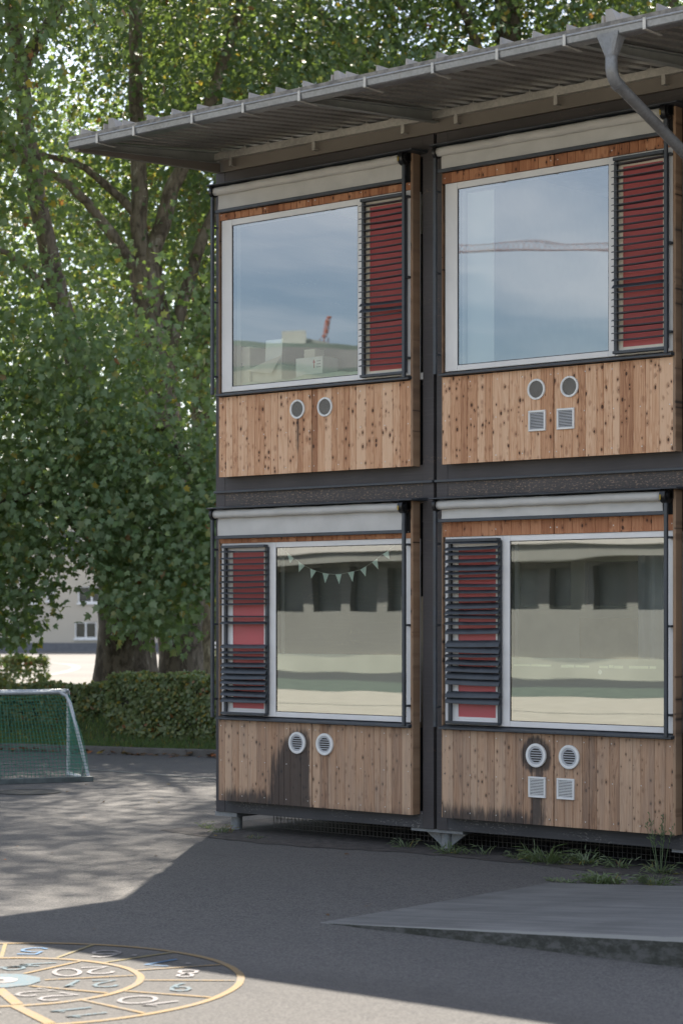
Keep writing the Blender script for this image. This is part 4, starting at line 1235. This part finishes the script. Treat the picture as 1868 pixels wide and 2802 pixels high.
# ---- slim tree farther back, seen between the limbs
tE = empty('plane_tree', (*W(-3.0, 43.), 0), 'slender plane tree farther back between the forked limbs and the wall', 'tree', 'plane trees round the yard')
tr = MB(); limb(tr, [(-2.85, 43, -.1), (-2.86, 43, 4), (-2.9, 43, 8), (-3.05, 43, 11), (-3.0, 43, 18)], .28, .08, 12, .04)
at_tree(tr.build('trunk', M['bark'], tE), tE)
def highE(c):
    d = np.minimum(ell(c, (-3.5, 43, 11.), (6.5, 3.5, 6.5)).sum(1), ell(c, (-6.5, 43, 7.), (4.0, 3., 4.)).sum(1))
    dens = np.clip(.42 + 1.9 * (.62 * noise3(c, .8, 14.) + .38 * noise3(c, 2.2, 6.)), 0, 1)
    return (d < 1) & (c[:, 2] > 3.6) & (RNG.random(len(c)) < dens)
cc = scatter(1700, (-11, 39, 3.6), (3.2, 47, 18), highE, 4)
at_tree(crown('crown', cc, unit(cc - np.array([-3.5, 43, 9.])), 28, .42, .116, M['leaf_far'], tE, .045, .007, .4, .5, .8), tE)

# ---- big tree behind the roof on the right
tC = empty('plane_tree', (*W(3.6, 41.), 0), 'large bright plane tree rising behind the pavilion roof on the right', 'tree', 'plane trees round the yard')
tr = MB(); limb(tr, [(3.5, 41, -.1), (3.5, 41, 5), (3.4, 41, 10), (3.2, 41, 14), (3.0, 41, 19)], .5, .14, 12, .05)
at_tree(tr.build('trunk', M['bark_dark'], tC), tC)
for pts, a, b in (([(3.4, 41, 9), (1.5, 40, 11.5), (-.5, 39.2, 13.2), (-2, 38.8, 14.2)], .17, .05), ([(3.4, 41, 9.5), (5.2, 40.2, 12), (6.6, 40, 14)], .16, .05), ([(3.3, 41, 11.5), (2.4, 40, 13.2), (1.2, 39.5, 15.5)], .13, .04)):
    bb = MB(); limb(bb, pts, a, b, 8, .06); at_tree(bb.build('branch', M['bark_dark'], tC), tC)
def highC(c):
    d = np.minimum(ell(c, (3.2, 41, 14.5), (6.8, 4.2, 5.5)).sum(1), ell(c, (-1., 40, 14.), (4.0, 3.5, 3.6)).sum(1))
    px = 934 + c[:, 0] / c[:, 1] * 5740; py = 1680 - (c[:, 2] - 1.9) / c[:, 1] * 5740
    dens = np.clip(.42 + 1.9 * (.62 * noise3(c, .75, 21.) + .38 * noise3(c, 2.1, 3.)), 0, 1)
    return (d < 1) & (RNG.random(len(c)) < dens)
cc = scatter(3000, (-5.5, 36, 8.5), (10, 45.5, 20.5), highC, 5)
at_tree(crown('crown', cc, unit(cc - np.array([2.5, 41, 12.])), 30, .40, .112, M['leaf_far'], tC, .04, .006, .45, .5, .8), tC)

# ---- tree a good way behind the others
tF = empty('plane_tree', (*W(-6.0, 60.), 0), 'distant plane tree glimpsed through the other crowns above the court', 'tree', 'plane trees round the yard')
tr = MB(); limb(tr, [(-6, 60, -.1), (-6, 60, 6), (-5.6, 60, 12), (-5.4, 60, 17)], .4, .1, 10, .05)
at_tree(tr.build('trunk', M['bark'], tF), tF)
def highF(c):
    d = ell(c, (-5.5, 60, 12.), (7.5, 3.5, 6.8)).sum(1)
    dens = np.clip(.45 + 1.6 * (.62 * noise3(c, .6, 41.) + .38 * noise3(c, 1.8, 6.)), 0, 1)
    return (d < 1) & (RNG.random(len(c)) < dens)
cc = scatter(1300, (-13, 56, 5), (2.2, 64, 19), highF, 7)
at_tree(crown('crown', cc, unit(cc - np.array([-5.5, 60, 10.])), 18, .5, .17, M['leaf_far'], tF, .10, .015, .4, .5, .8), tF)

# ---- tree out of frame to the left, whose shade falls on the yard
tD = empty('plane_tree', (*W(-9.5, 27.), 0), 'plane tree at the far left edge whose dark leaves fill the top left corner', 'tree', 'plane trees round the yard')
tr = MB(); limb(tr, [(-9.5, 27, -.1), (-9.4, 27, 4), (-9.2, 27, 9), (-8.8, 27, 14), (-8.5, 27, 18)], .45, .12, 12, .05)
at_tree(tr.build('trunk', M['bark_dark'], tD), tD)
for pts, a, b in (([(-9.3, 27, 7), (-7.4, 27, 9.5), (-5.2, 27, 11.5)], .16, .05), ([(-9.1, 27, 10), (-7, 27, 13), (-5, 27, 15)], .14, .04)):
    bb = MB(); limb(bb, pts, a, b, 8, .05); at_tree(bb.build('branch', M['bark_dark'], tD), tD)
def highD(c):
    d = np.minimum(ell(c, (-8.2, 27, 14.), (5.2, 3.6, 5.5)).sum(1), ell(c, (-5.8, 27, 10.6), (2.4, 1.8, 2.6)).sum(1))
    low_bough = ell(c, (-5.7, 27, 10.2), (2.6, 1.9, 2.4)).sum(1) < 1
    dens = np.clip(.42 + 1.9 * (.62 * noise3(c, .8, 31.) + .38 * noise3(c, 2.2, 6.)), 0, 1)
    dens = np.where(low_bough, np.maximum(dens, .75), dens)
    d = np.where(low_bough, 0, d)
    return (d < 1) & (RNG.random(len(c)) < dens) & ~holes(c)
cc = scatter(1500, (-13.5, 23, 7.5), (-2.5, 31, 20), highD, 6)
at_tree(crown('crown', cc, unit(cc - np.array([-7.5, 28.5, 12.])), 30, .34, .118, M['leaf_near'], tD, .04, .012, .5, .5, .75), tD)

# ---- hedges: clipped blocks of small leaves over a twiggy core
def hedge(name, a, b, depth, height, n, label, size=.062, core=True, yellow=.07, holes=0.):
    """a, b = (right, ahead) ends of the front face; depth goes away from us"""
    A, B = Vector(a), Vector(b); L = (B - A).length; d = (B - A) / L; nn = Vector((-d.y, d.x))
    if nn.y < 0: nn = -nn
    t = empty(name, (*W(*((A + B) / 2)), 0), label, 'hedge')
    m = n
    u = RNG.random(m) * L; face = RNG.random(m)
    dep = np.where(face < .62, np.abs(RNG.normal(0, .06, m)), RNG.random(m) * depth)
    h = np.where((face >= .62), height - np.abs(RNG.normal(0, .05, m)), RNG.random(m) * height)
    endm = face > .92
    u = np.where(endm, np.where(RNG.random(m) < .5, np.abs(RNG.normal(0, .04, m)), L - np.abs(RNG.normal(0, .04, m))), u)
    h = np.where(endm, RNG.random(m) * height, h)
    wob = .045 * np.sin(u * 5.1 + 1) + .03 * np.sin(u * 13 + h * 7) + .03 * np.sin(h * 11 + u * 3)
    h = h * (1 + .03 * np.sin(u * 7) + .02 * np.sin(u * 17 + 2))
    p = np.stack([A.x + d.x * u + nn.x * (dep + wob), A.y + d.y * u + nn.y * (dep + wob), h], 1)
    if holes:
        k = noise3(p, 6., 2.) + RNG.normal(0, .3, m) > -1 + holes * np.clip(1.35 - h / height, 0, 1) * 1.6
        p, u, dep, h, face, endm = p[k], u[k], dep[k], h[k], face[k], endm[k]; m = len(p)
    out = np.where((face < .62)[:, None], np.array([-nn.x, -nn.y, .35]), np.array([0, -.25, 1.]))
    nr = out + RNG.normal(0, .55, (m, 3)); tp = RNG.normal(0, .8, (m, 3)) + np.array([0, 0, .2])
    sz = size * RNG.uniform(.6, 1.3, m)
    o = leaves('foliage', toW(p), dirW(nr), dirW(tp), sz, leaf_hue(m, yellow, .02), M['leaf_hedge'], t, OVAL_LEAF, OVAL_FACES, sz * 1.15)
    at_tree(o, t)
    tw = MB()
    if core:
        i0, i1 = .12, depth - .08
        c = [A + d * .10 + nn * i0, B - d * .10 + nn * i0, B - d * .10 + nn * i1, A + d * .10 + nn * i1]
        q = toW(np.array([(p_.x, p_.y, z) for z in (0, height - .12) for p_ in c]))
        tw.add([tuple(v) for v in q], [(0, 3, 2, 1), (4, 5, 6, 7), (0, 1, 5, 4), (1, 2, 6, 5), (2, 3, 7, 6), (3, 0, 4, 7)])
    for k in range(int(L * 5)):
        uu = random.uniform(.05, L - .05); dd = random.uniform(.1, depth - .1)
        p0 = A + d * uu + nn * dd
        limb(tw, [(p0.x, p0.y, 0), (p0.x + random.uniform(-.06, .06), p0.y, height * .5), (p0.x + random.uniform(-.15, .15), p0.y, height * .9)], .014, .005, 5, .01, 3)
    at_tree(tw.build('twigs', M['twig'], t), t)
    return t
hedge('hedge', (-3.30, 29.45), (-1.2, 28.25), .75, 1.03, 15000, 'square clipped beech hedge beside the building corner')
hedge('hedge', (-7.2, 31.0), (-3.38, 30.35), .7, .86, 16000, 'low clipped hedge running behind the football goal')
hedge('hedge', (-9.2, 46.5), (-6.55, 46.5), .5, .93, 5000, 'thin see-through hedge in front of the sunlit court', .085, False, .1, .5)
hedge('hedge', (-3.3, 47.5), (-1.5, 47.5), .6, .98, 4500, 'pale hedge between the tree trunk and the building corner', .09, True, .2, .2)
hedge('hedge', (-7.5, 109), (1.5, 109), 1.2, 2.7, 9000, 'tall dark hedge far across the court beside the cream house', .2, True, .03)

# ---- verge, kerb, grass, fallen leaves
kb = MB()
ka, kc = Vector((-12., 32.75)), Vector((3., 25.6))
dk = (kc - ka).normalized(); nk = Vector((-dk.y, dk.x))
Lk = (kc - ka).length; k = 0
while k * 1.0 < Lk:
    p0 = ka + dk * (k * 1.0 + .004); p1 = ka + dk * (k * 1.0 + .996)
    j = random.uniform(-.004, .004)
    q = [(p0 + nk * a) for a in (0, .10)] ; q2 = [(p1 + nk * a) for a in (0, .10)]
    vv = toW(np.array([(q[0].x, q[0].y, -.02), (q2[0].x, q2[0].y, -.02), (q2[1].x, q2[1].y, -.02), (q[1].x, q[1].y, -.02), (q[0].x, q[0].y, .085 + j), (q2[0].x, q2[0].y, .085 + j), (q2[1].x, q2[1].y, .09 + j), (q[1].x, q[1].y, .09 + j)]))
    kb.add([tuple(v) for v in vv], [(0, 3, 2, 1), (4, 5, 6, 7), (0, 1, 5, 4), (1, 2, 6, 5), (2, 3, 7, 6), (3, 0, 4, 7)])
    k += 1
tag(kb.build('kerb', M['kerb'], None, .008), kind='structure')
vs, fs = [], []
bank = lambda v: .06 + .33 * np.clip((v - .1) / 1.5, 0, 1) ** 1.2
for v in (.1, .35, .6, .85, 1.1, 1.35, 1.6, 6., 14.):
    for k in range(25):
        p = ka.lerp(kc, k / 24) + nk * v
        q = toW(np.array([(p.x, p.y, float(bank(v)) * (1 if v < 7 else 0.))]))[0]; vs.append(tuple(q))
for r in range(8):
    for k in range(24):
        a = r * 25 + k; fs.append((a, a + 1, a + 26, a + 25))
o = MB().add(vs, fs, 0, True).build('verge', M['turf']); tag(o, kind='structure')
n = 26000
u = RNG.random(n) * 7.5; v = RNG.random(n) ** 1.3 * 2.2 + .12
gx = -6.6 + u
base = np.stack([ka.x + dk.x * ((gx - ka.x) / dk.x) + nk.x * v, ka.y + dk.y * ((gx - ka.x) / dk.x) + nk.y * v, bank(v) - .008], 1)
sz = RNG.uniform(.04, .10, n)
o = leaves('grass', toW(base), dirW(np.stack([RNG.normal(0, 1, n), RNG.normal(-.6, 1, n), np.full(n, .4)], 1)), np.stack([RNG.normal(0, .35, n), RNG.normal(0, .35, n), np.ones(n)], 1), sz, leaf_hue(n, .05, .01), M['grass'], None, BLADE, BLADE_FACES, sz * .12)
tag(o, 'short green grass between the hedges', None, None, 'stuff')
# fallen leaves along the kerb and out on the asphalt
n1, n2 = 150, 40
s = RNG.random(n1) * 8
p1 = np.stack([ka.x + dk.x * (5.5 + s) - nk.x * np.abs(RNG.normal(0, .16, n1)), ka.y + dk.y * (5.5 + s) - nk.y * np.abs(RNG.normal(0, .16, n1)), RNG.uniform(.008, .04, n1)], 1)
p2 = np.stack([RNG.uniform(-4.5, 1.5, n2), RNG.uniform(12, 27, n2), np.full(n2, .012)], 1)
keep = np.ones(n2, bool)
wpos = toW(p2); keep = ~((wpos[:, 0] > -.4) & (wpos[:, 1] > -.3))
p2 = p2[keep]
pp = np.concatenate([p1, p2]); n = len(pp)
sz = np.concatenate([RNG.uniform(.05, .12, n1), RNG.uniform(.02, .045, len(p2))])
o = leaves('fallen_leaves', toW(pp), np.stack([RNG.normal(0, .35, n), RNG.normal(0, .35, n), np.ones(n)], 1), RNG.normal(0, 1, (n, 3)), sz, leaf_hue(n, .06, .2), M['litter'])
tag(o, 'dry brown leaves fallen along the kerb', None, None, 'stuff')

# ---- weeds in the crack along the building
def weed(x, y, n, h, spreadr, label, broad=.14, seeds=False):
    t = empty('weed', (x, y, 0), label, 'weed', 'weeds along the foot of the building')
    ang = RNG.random(n) * 2 * np.pi; rad = RNG.random(n) ** .7 * spreadr
    base = np.stack([np.cos(ang) * rad, np.sin(ang) * rad * .35, np.zeros(n)], 1)
    ln = h * RNG.uniform(.45, 1.1, n)
    lean = np.stack([np.cos(ang) * .7 + RNG.normal(0, .45, n), np.sin(ang) * .4 + RNG.normal(0, .4, n) - .15, RNG.uniform(.25, 1.0, n)], 1)
    # each blade = two jointed pieces so that it arches over
    tp = unit(lean); nr = np.stack([-tp[:, 0] * .8, -tp[:, 1] * .8 - .2, 1.2 - tp[:, 2]], 1) + RNG.normal(0, .3, (n, 3))
    mid = base + tp * ln[:, None] * .95
    tp2 = unit(tp + np.array([0, 0, -1.05]) + RNG.normal(0, .25, (n, 3)))
    pos = np.concatenate([base, mid - tp * ln[:, None] * .12]); nrm = np.concatenate([nr, nr + tp * .6]); tips = np.concatenate([tp, tp2])
    ss = np.concatenate([ln, ln * .7]); hue = np.concatenate([leaf_hue(n, .025, .01)] * 2)
    leaves('blades', pos, nrm, tips, ss, hue, M['weed'], t, OVAL_LEAF, OVAL_FACES, ss * broad)
    if seeds:
        st = MB()
        for k in range(7):
            a, b = random.uniform(-.14, .14), random.uniform(-.03, .03); hh = random.uniform(.28, .44)
            st.tube([(0 + a * .2, 0, 0), (a * .6, b, hh * .6), (a, b * 2, hh)], [.003, .002, .0012], 5)
            for q in range(9):
                z = hh * random.uniform(.55, 1.); st.tube([(a * z / hh, b, z), (a * z / hh + random.uniform(-.03, .03), b + random.uniform(-.02, .02), z + .022)], [.0012, .0045], 5)
        st.build('seed_stalks', M['weed'], t)
    return t
weed(2.70, -.14, 51, 0.112, 0.128, 'grassy weed tuft beside the middle steel foot', 0.090)
weed(2.93, -.06, 13, 0.112, 0.075, 'thin straggly weed right of the grassy tuft by the middle foot', 0.090)
weed(3.60, -.17, 105, 0.147, 0.188, 'widest arching weed clump under the square vents', 0.112)
weed(3.88, -.05, 51, 0.121, 0.098, 'broad leafed weed touching the right end of the widest clump', 0.213)
weed(4.20, -.08, 39, 0.095, 0.083, 'small weed tuft against the wire skirt, right of the large clump', 0.175)
weed(4.62, -.17, 39, 0.112, 0.090, 'tall seeding weed with thin stalks at the right end of the wall', 0.150, True)
weed(4.60, -.92, 105, 0.095, 0.150, 'bright green weed on the ramp edge', 0.250)
weed(4.93, -.75, 82, 0.095, 0.120, 'spiky weed at the right end of the ramp edge', 0.125)
weed(4.36, -1.04, 54, 0.052, 0.112, 'flat little weed at the left end of the ramp edge', 0.250)
weed(3.24, -.05, 24, 0.069, 0.060, 'short weed sprig left of the widest clump', 0.188)
weed(-.10, .02, 21, 0.069, 0.068, 'tiny weed left of the corner foot', 0.150)
weed(.20, -.14, 30, 0.086, 0.105, 'low weed sprig in front of the corner foot', 0.125)
weed(.77, -.32, 18, 0.052, 0.068, 'pale green sprout on the soil in front of the left wire skirt', 0.150)
weed(2.15, -.03, 21, 0.104, 0.075, 'dry wispy tuft left of the middle foot', 0.090)

# ================================================================== GOAL
def gl(x, d, z=0.):
    p = W(x, d); return Vector((p[0], p[1], z))
Gn = Vector((-2.83, 23.74)); ax = Vector((-.92, -.37)).normalized(); dp_ = Vector((-.36, .93)).normalized()   # near right foot, along the goal, away from us
GL, GD, GT, GH = 1.75, .84, .50, 1.0
goal = empty('football_goal', tuple(gl(Gn.x, Gn.y)), 'small aluminium football goal with green net on the asphalt', 'goal')
def gp_(u, v, z):
    """u along the goal from its right end, v depth from the near rail"""
    q = Gn + ax * u + dp_ * v; return gl(q.x, q.y, z) - goal.location
def gtube(name, pts, r, mat=None, seg=10): return MB().tube([tuple(p) for p in pts], r, seg).build(name, mat or M['goal'], goal)
for u in (0., GL):
    s_ = .0 if u == 0 else 0.
    gtube('goal_post', [gp_(u + (.06 if u == 0 else -.06), GD, 0), gp_(u + (.06 if u == 0 else -.06), GD, GH)], .020)
    uu = 1 if u == 0 else -1
    gtube('side_stay', [gp_(u + uu * .02, .03, .03), gp_(u + uu * .10, .25, .55), gp_(u + uu * .155, .38, .88), gp_(u + uu * .19, .42, .96), gp_(u + uu * .27, .44, 1.0)], .020)
    gtube('side_base', [gp_(u + uu * .02, .0, .03), gp_(u + uu * .06, GD, .03)], .026)
    gtube('top_stay', [gp_(u + uu * .27, .44, 1.0), gp_(u + uu * .10, GD, GH)], .018)
gtube('crossbar', [gp_(.06, GD, GH), gp_(GL - .06, GD, GH)], .026)
gtube('top_bar', [gp_(.26, .44, 1.0), gp_(GL - .26, .44, 1.0)], .023)
gtube('brace', [gp_(.05, GD, .86), gp_(.16, GD - .2, 1.0)], .014)
gtube('brace', [gp_(.05, .10, .20), gp_(.05, .24, .03)], .014)
# weighted rail on the ground along the near side
rl_ = MB()
q = [gp_(-.02, -.035, .0), gp_(GL, -.035, .0), gp_(GL, .035, .0), gp_(-.02, .035, .0)]
rl_.add([tuple(p) for p in q] + [tuple(p + Vector((0, 0, .062))) for p in q], [(0, 3, 2, 1), (4, 5, 6, 7), (0, 1, 5, 4), (1, 2, 6, 5), (2, 3, 7, 6), (3, 0, 4, 7)])
rl_.build('base_rail', M['goalbase'], goal, .006)
# net: thin cords over the back, the right end and the top
def cord(mb, a, b, r=.0021, sag=0., k=3):
    pts = []
    for i in range(k + 1):
        t = i / k; p = a.lerp(b, t); pts.append(tuple(p + Vector((0, 0, -sag * math.sin(math.pi * t)))))
    mb.tube(pts, r, 3, 0, False, False)
nb_ = MB()
cell = .044
def back(u, s):            # s 0..1 from base to top
    v = .03 + .41 * s ** 1.4 + .05 * math.sin(math.pi * s) * math.sin(u * 2.1 + .5); e = .02 + .20 * s ** 2.2
    u2 = e + (GL - 2 * e) * u / GL
    return gp_(u2, v + .03 * math.sin(u * 5) * math.sin(math.pi * s), .06 + .93 * s)
nu, ns = int(GL / cell), 24
for i in range(nu + 1):
    pts = [back(GL * i / nu, k / 10) for k in range(11)]
    nb_.tube([tuple(p) for p in pts], .0030, 3, 0, False, False)
for j in range(ns + 1):
    pts = [back(GL * k / 24, j / ns) for k in range(25)]
    nb_.tube([tuple(p) for p in pts], .0030, 3, 0, False, False)
def side(s, t):            # s up, t from near stay to post
    u = .02 + .135 * s ** 1.3; v0 = .03 + .36 * s ** 1.05
    return gp_(u + (.06 - u) * t, v0 + (GD - v0) * t, .05 + .92 * s)
for i in range(19):
    nb_.tube([tuple(side(k / 8, i / 18)) for k in range(9)], .0022, 3, 0, False, False)
for j in range(22):
    nb_.tube([tuple(side(j / 21, k / 6)) for k in range(7)], .0022, 3, 0, False, False)
for i in range(nu + 1):
    cord(nb_, back(GL * i / nu, 1.), gp_(.08 + (GL - .16) * i / nu, GD, GH), .0022, .02)
nb_.build('net', M['net'], goal)

# ================================================================== FAR SIDE OF THE COURT
hs = empty('house', (*W(-17, 106), 0), 'pale cream rendered house with small white windows across the sunlit court', 'house')
def hbox(mb, x0, x1, d0, d1, z0, z1):
    q = toW(np.array([(x, d, z) for z in (z0, z1) for x, d in ((x0, d0), (x1, d0), (x1, d1), (x0, d1))])) - np.array(hs.location)
    mb.add([tuple(v) for v in q], [(0, 3, 2, 1), (4, 5, 6, 7), (0, 1, 5, 4), (1, 2, 6, 5), (2, 3, 7, 6), (3, 0, 4, 7)])
WIN = [(-13.35, -12.25, .66, 1.5), (-17.05, -15.05, 2.45, 3.25), (-14.78, -14.38, 2.55, 3.15), (-13.2, -11.8, 2.45, 3.3), (-17.0, -15.8, .66, 1.5), (-17.2, -16.0, 4.9, 6.1), (-14.2, -13.0, 4.9, 6.1)]
xs = sorted({-24., -8.5} | {w[0] for w in WIN} | {w[1] for w in WIN}); zs = sorted({.45, 7.6} | {w[2] for w in WIN} | {w[3] for w in WIN})
wl = MB()
for i in range(len(xs) - 1):
    for j in range(len(zs) - 1):
        mx, mz = (xs[i] + xs[i + 1]) / 2, (zs[j] + zs[j + 1]) / 2
        if not any(w[0] < mx < w[1] and w[2] < mz < w[3] for w in WIN): hbox(wl, xs[i], xs[i + 1], 105, 105.3, zs[j], zs[j + 1])
hbox(wl, -24, -23.7, 105.3, 114, .45, 7.6); hbox(wl, -8.8, -8.5, 105.3, 114, .45, 7.6); hbox(wl, -24, -8.5, 114, 114.3, .45, 7.6)
wl.build('wall', M['render'], hs)
pl = MB(); hbox(pl, -24.05, -8.45, 104.95, 114.3, 0, .45); pl.build('plinth', M['plinth'], hs)
rf = MB(); hbox(rf, -24.6, -7.9, 104.4, 115, 7.6, 7.9); rf.build('roof', M['plinth'], hs)
for (a, b, c, d) in WIN:
    f = MB()
    for q in ((a, a + .07, c, d), (b - .07, b, c, d), ((a + b) / 2 - .04, (a + b) / 2 + .04, c + .07, d - .07), (a + .07, b - .07, c, c + .07), (a + .07, b - .07, d - .07, d)):
        hbox(f, q[0], q[1], 105.06, 105.16, q[2], q[3])
    hbox(f, a - .05, b + .05, 104.9, 105.0, c - .08, c)
    fo = f.build('window', M['wframe'], hs)
    p = MB(); hbox(p, a + .06, b - .06, 105.12, 105.14, c + .06, d - .06); p.build('pane', M['wglass'], fo)
    p = MB(); hbox(p, a + .08, a + .08 + (b - a) * .3, 105.2, 105.22, c + .06, d - .06); hbox(p, b - .08 - (b - a) * .3, b - .08, 105.2, 105.22, c + .06, d - .06); p.build('curtain', M['curtain'], fo)
# white rail in the gap right of the trunks
rlg = empty('railing', (*W(-6, 103), 0), 'low white railing in front of the far dark hedge', 'railing')
def rbox(mb, x0, x1, d0, d1, z0, z1):
    q = toW(np.array([(x, d, z) for z in (z0, z1) for x, d in ((x0, d0), (x1, d0), (x1, d1), (x0, d1))])) - np.array(rlg.location)
    mb.add([tuple(v) for v in q], [(0, 3, 2, 1), (4, 5, 6, 7), (0, 1, 5, 4), (1, 2, 6, 5), (2, 3, 7, 6), (3, 0, 4, 7)])
m_ = MB(); rbox(m_, -8, 2, 103, 103.08, .42, .52); m_.build('rail', M['wframe'], rlg)
m_ = MB(); rbox(m_, -8, 2, 103, 103.08, .22, .30); m_.build('rail', M['wframe'], rlg)
for k in range(5):
    m_ = MB(); rbox(m_, -8 + k * 2.5 - .05, -8 + k * 2.5 + .05, 103.08, 103.16, 0, .52); m_.build('rail_post', M['wframe'], rlg)

# ================================================================== BEHIND THE PHOTOGRAPHER (mirrored in the panes)
def mir(x, d, z=0.):
    """place whose mirror image in the window plane y = -0.05 appears x right / d ahead"""
    p = W(x, d); return (p[0], -p[1] - .156, z)
opp = empty('opposite_school_wing', mir(0, 72), 'low school wing with a white fascia mirrored in the lower windows', 'building')
YO = -41.
def obx(mb, x0, x1, y0, y1, z0, z1, mi=0):
    l = opp.location; mb.box(x0 - l.x, x1 - l.x, y0 - l.y, y1 - l.y, z0 - l.z, z1 - l.z, mi)
XA, XB = -75., 5.
m_ = MB(); obx(m_, XA, XB, YO - 6, YO, 0, 2.05); obx(m_, XA, XB, YO - 6, YO, 3.35, 3.55)
x = XA
while x < XB:
    obx(m_, x, x + .42, YO - 6, YO, 2.05, 3.35); x += 1.62
m_.build('wall', M['opp'], opp)
m_ = MB(); obx(m_, XA, XB, YO - .5, YO - .3, 2.05, 3.35); m_.build('window_band', M['oppglass'], opp)
m_ = MB(); obx(m_, XA, XB, YO - 7, YO + .9, 3.95, 4.35); m_.build('fascia', M['oppwhite'], opp)
m_ = MB(); obx(m_, XA, XB, YO - 6.5, YO + .8, 3.55, 3.95); m_.build('eaves', M['opp'], opp)
m_ = MB(); obx(m_, XA, XB, YO + .06, YO + .16, .0, .5); m_.build('bench_wall', M['oppolive'], opp)
# taller house whose roof shows at the foot of the upper left pane
th = empty('apartment_house', mir(-2.6, 120), 'green roofed house mirrored low in the upper left window', 'building')
def quadbox(parent, name, mat, x0, x1, d0, d1, za, zb):
    """za / zb = (foot, top) at the two ends"""
    l = parent.location
    vs = []
    for (x, d, z) in ((x0, d0, za[0]), (x1, d0, zb[0]), (x1, d1, zb[0]), (x0, d1, za[0]), (x0, d0, za[1]), (x1, d0, zb[1]), (x1, d1, zb[1]), (x0, d1, za[1])):
        p = Vector(mir(x, d, z)) - l; vs.append(tuple(p))
    return MB().add(vs, [(0, 3, 2, 1), (4, 5, 6, 7), (0, 1, 5, 4), (1, 2, 6, 5), (2, 3, 7, 6), (3, 0, 4, 7)]).build(name, mat, parent)
quadbox(th, 'wall', M['oppolive'], -14, 3.2, 118, 130, (0, 13.0), (0, 12.7))
quadbox(th, 'balcony', M['oppwhite'], -14, 3.2, 118, 130, (13.0, 14.0), (12.7, 13.6))
quadbox(th, 'upper_wall', M['oppolive'], -14, 3.2, 118, 130, (14.0, 15.7), (13.6, 15.2))
quadbox(th, 'cornice', M['opproof'], -14, 3.2, 118, 130, (15.7, 16.05), (15.2, 15.5))
quadbox(th, 'attic', M['oppgrey'], -14, 3.2, 118, 130, (16.05, 17.25), (15.5, 16.8))
quadbox(th, 'roof', M['opproof'], -14, 3.2, 118, 130, (17.25, 17.65), (16.8, 17.1))
quadbox(th, 'penthouse', M['oppwhite'], -3.5, -2.0, 122, 128, (17.2, 18.6), (17.2, 18.55))
quadbox(th, 'stair_tower', M['oppgrey'], -2.0, -.6, 123, 128, (17.1, 18.3), (17.0, 17.9))
# crane whose jib crosses the upper right pane
cr = empty('tower_crane', mir(52, 250), 'red lattice tower crane whose jib is mirrored across the upper right window', 'crane')
def lattice(parent, name, a, b, w, n, r, mat='crane'):
    l = parent.location; mb = MB(); A, B = Vector(a), Vector(b)
    d = (B - A).normalized(); up = Vector((0, 0, 1)) if abs(d.z) < .8 else Vector((1, 0, 0)); s = d.cross(up).normalized(); up = s.cross(d)
    ch = [(-1, -1), (1, -1), (0, 1)] if abs(d.z) < .8 else [(-1, -1), (1, -1), (1, 1), (-1, 1)]
    P = lambda t, c: tuple(A.lerp(B, t) + (s * c[0] + up * c[1]) * w * .5 - l)
    for c in ch: mb.tube([P(0, c), P(1, c)], r, 5)
    for k in range(n):
        for i in range(len(ch)):
            mb.tube([P(k / n, ch[i]), P((k + (.5 if len(ch) == 3 else 1)) / n, ch[(i + 1) % len(ch)])], r * .6, 4)
            if len(ch) == 3: mb.tube([P((k + .5) / n, ch[(i + 1) % 3]), P((k + 1) / n, ch[i])], r * .6, 4)
    return mb.build(name, M[mat], parent)
lattice(cr, 'jib', mir(9.6, 250, 45.6), mir(62, 250, 45.2), 1.05, 44, .055)
lattice(cr, 'mast', mir(52, 250, 0), mir(52, 250, 52), 1.8, 24, .14)
cr2 = empty('tower_crane', mir(-1.6, 250), 'distant red luffing crane mirrored low in the upper left window', 'crane')
lattice(cr2, 'mast', mir(-1.9, 250, 0), mir(-1.9, 250, 35.2), .7, 20, .05)
lattice(cr2, 'jib', mir(-2.0, 250, 35.2), mir(-1.35, 250, 37.4), .30, 4, .07, 'crane_red')
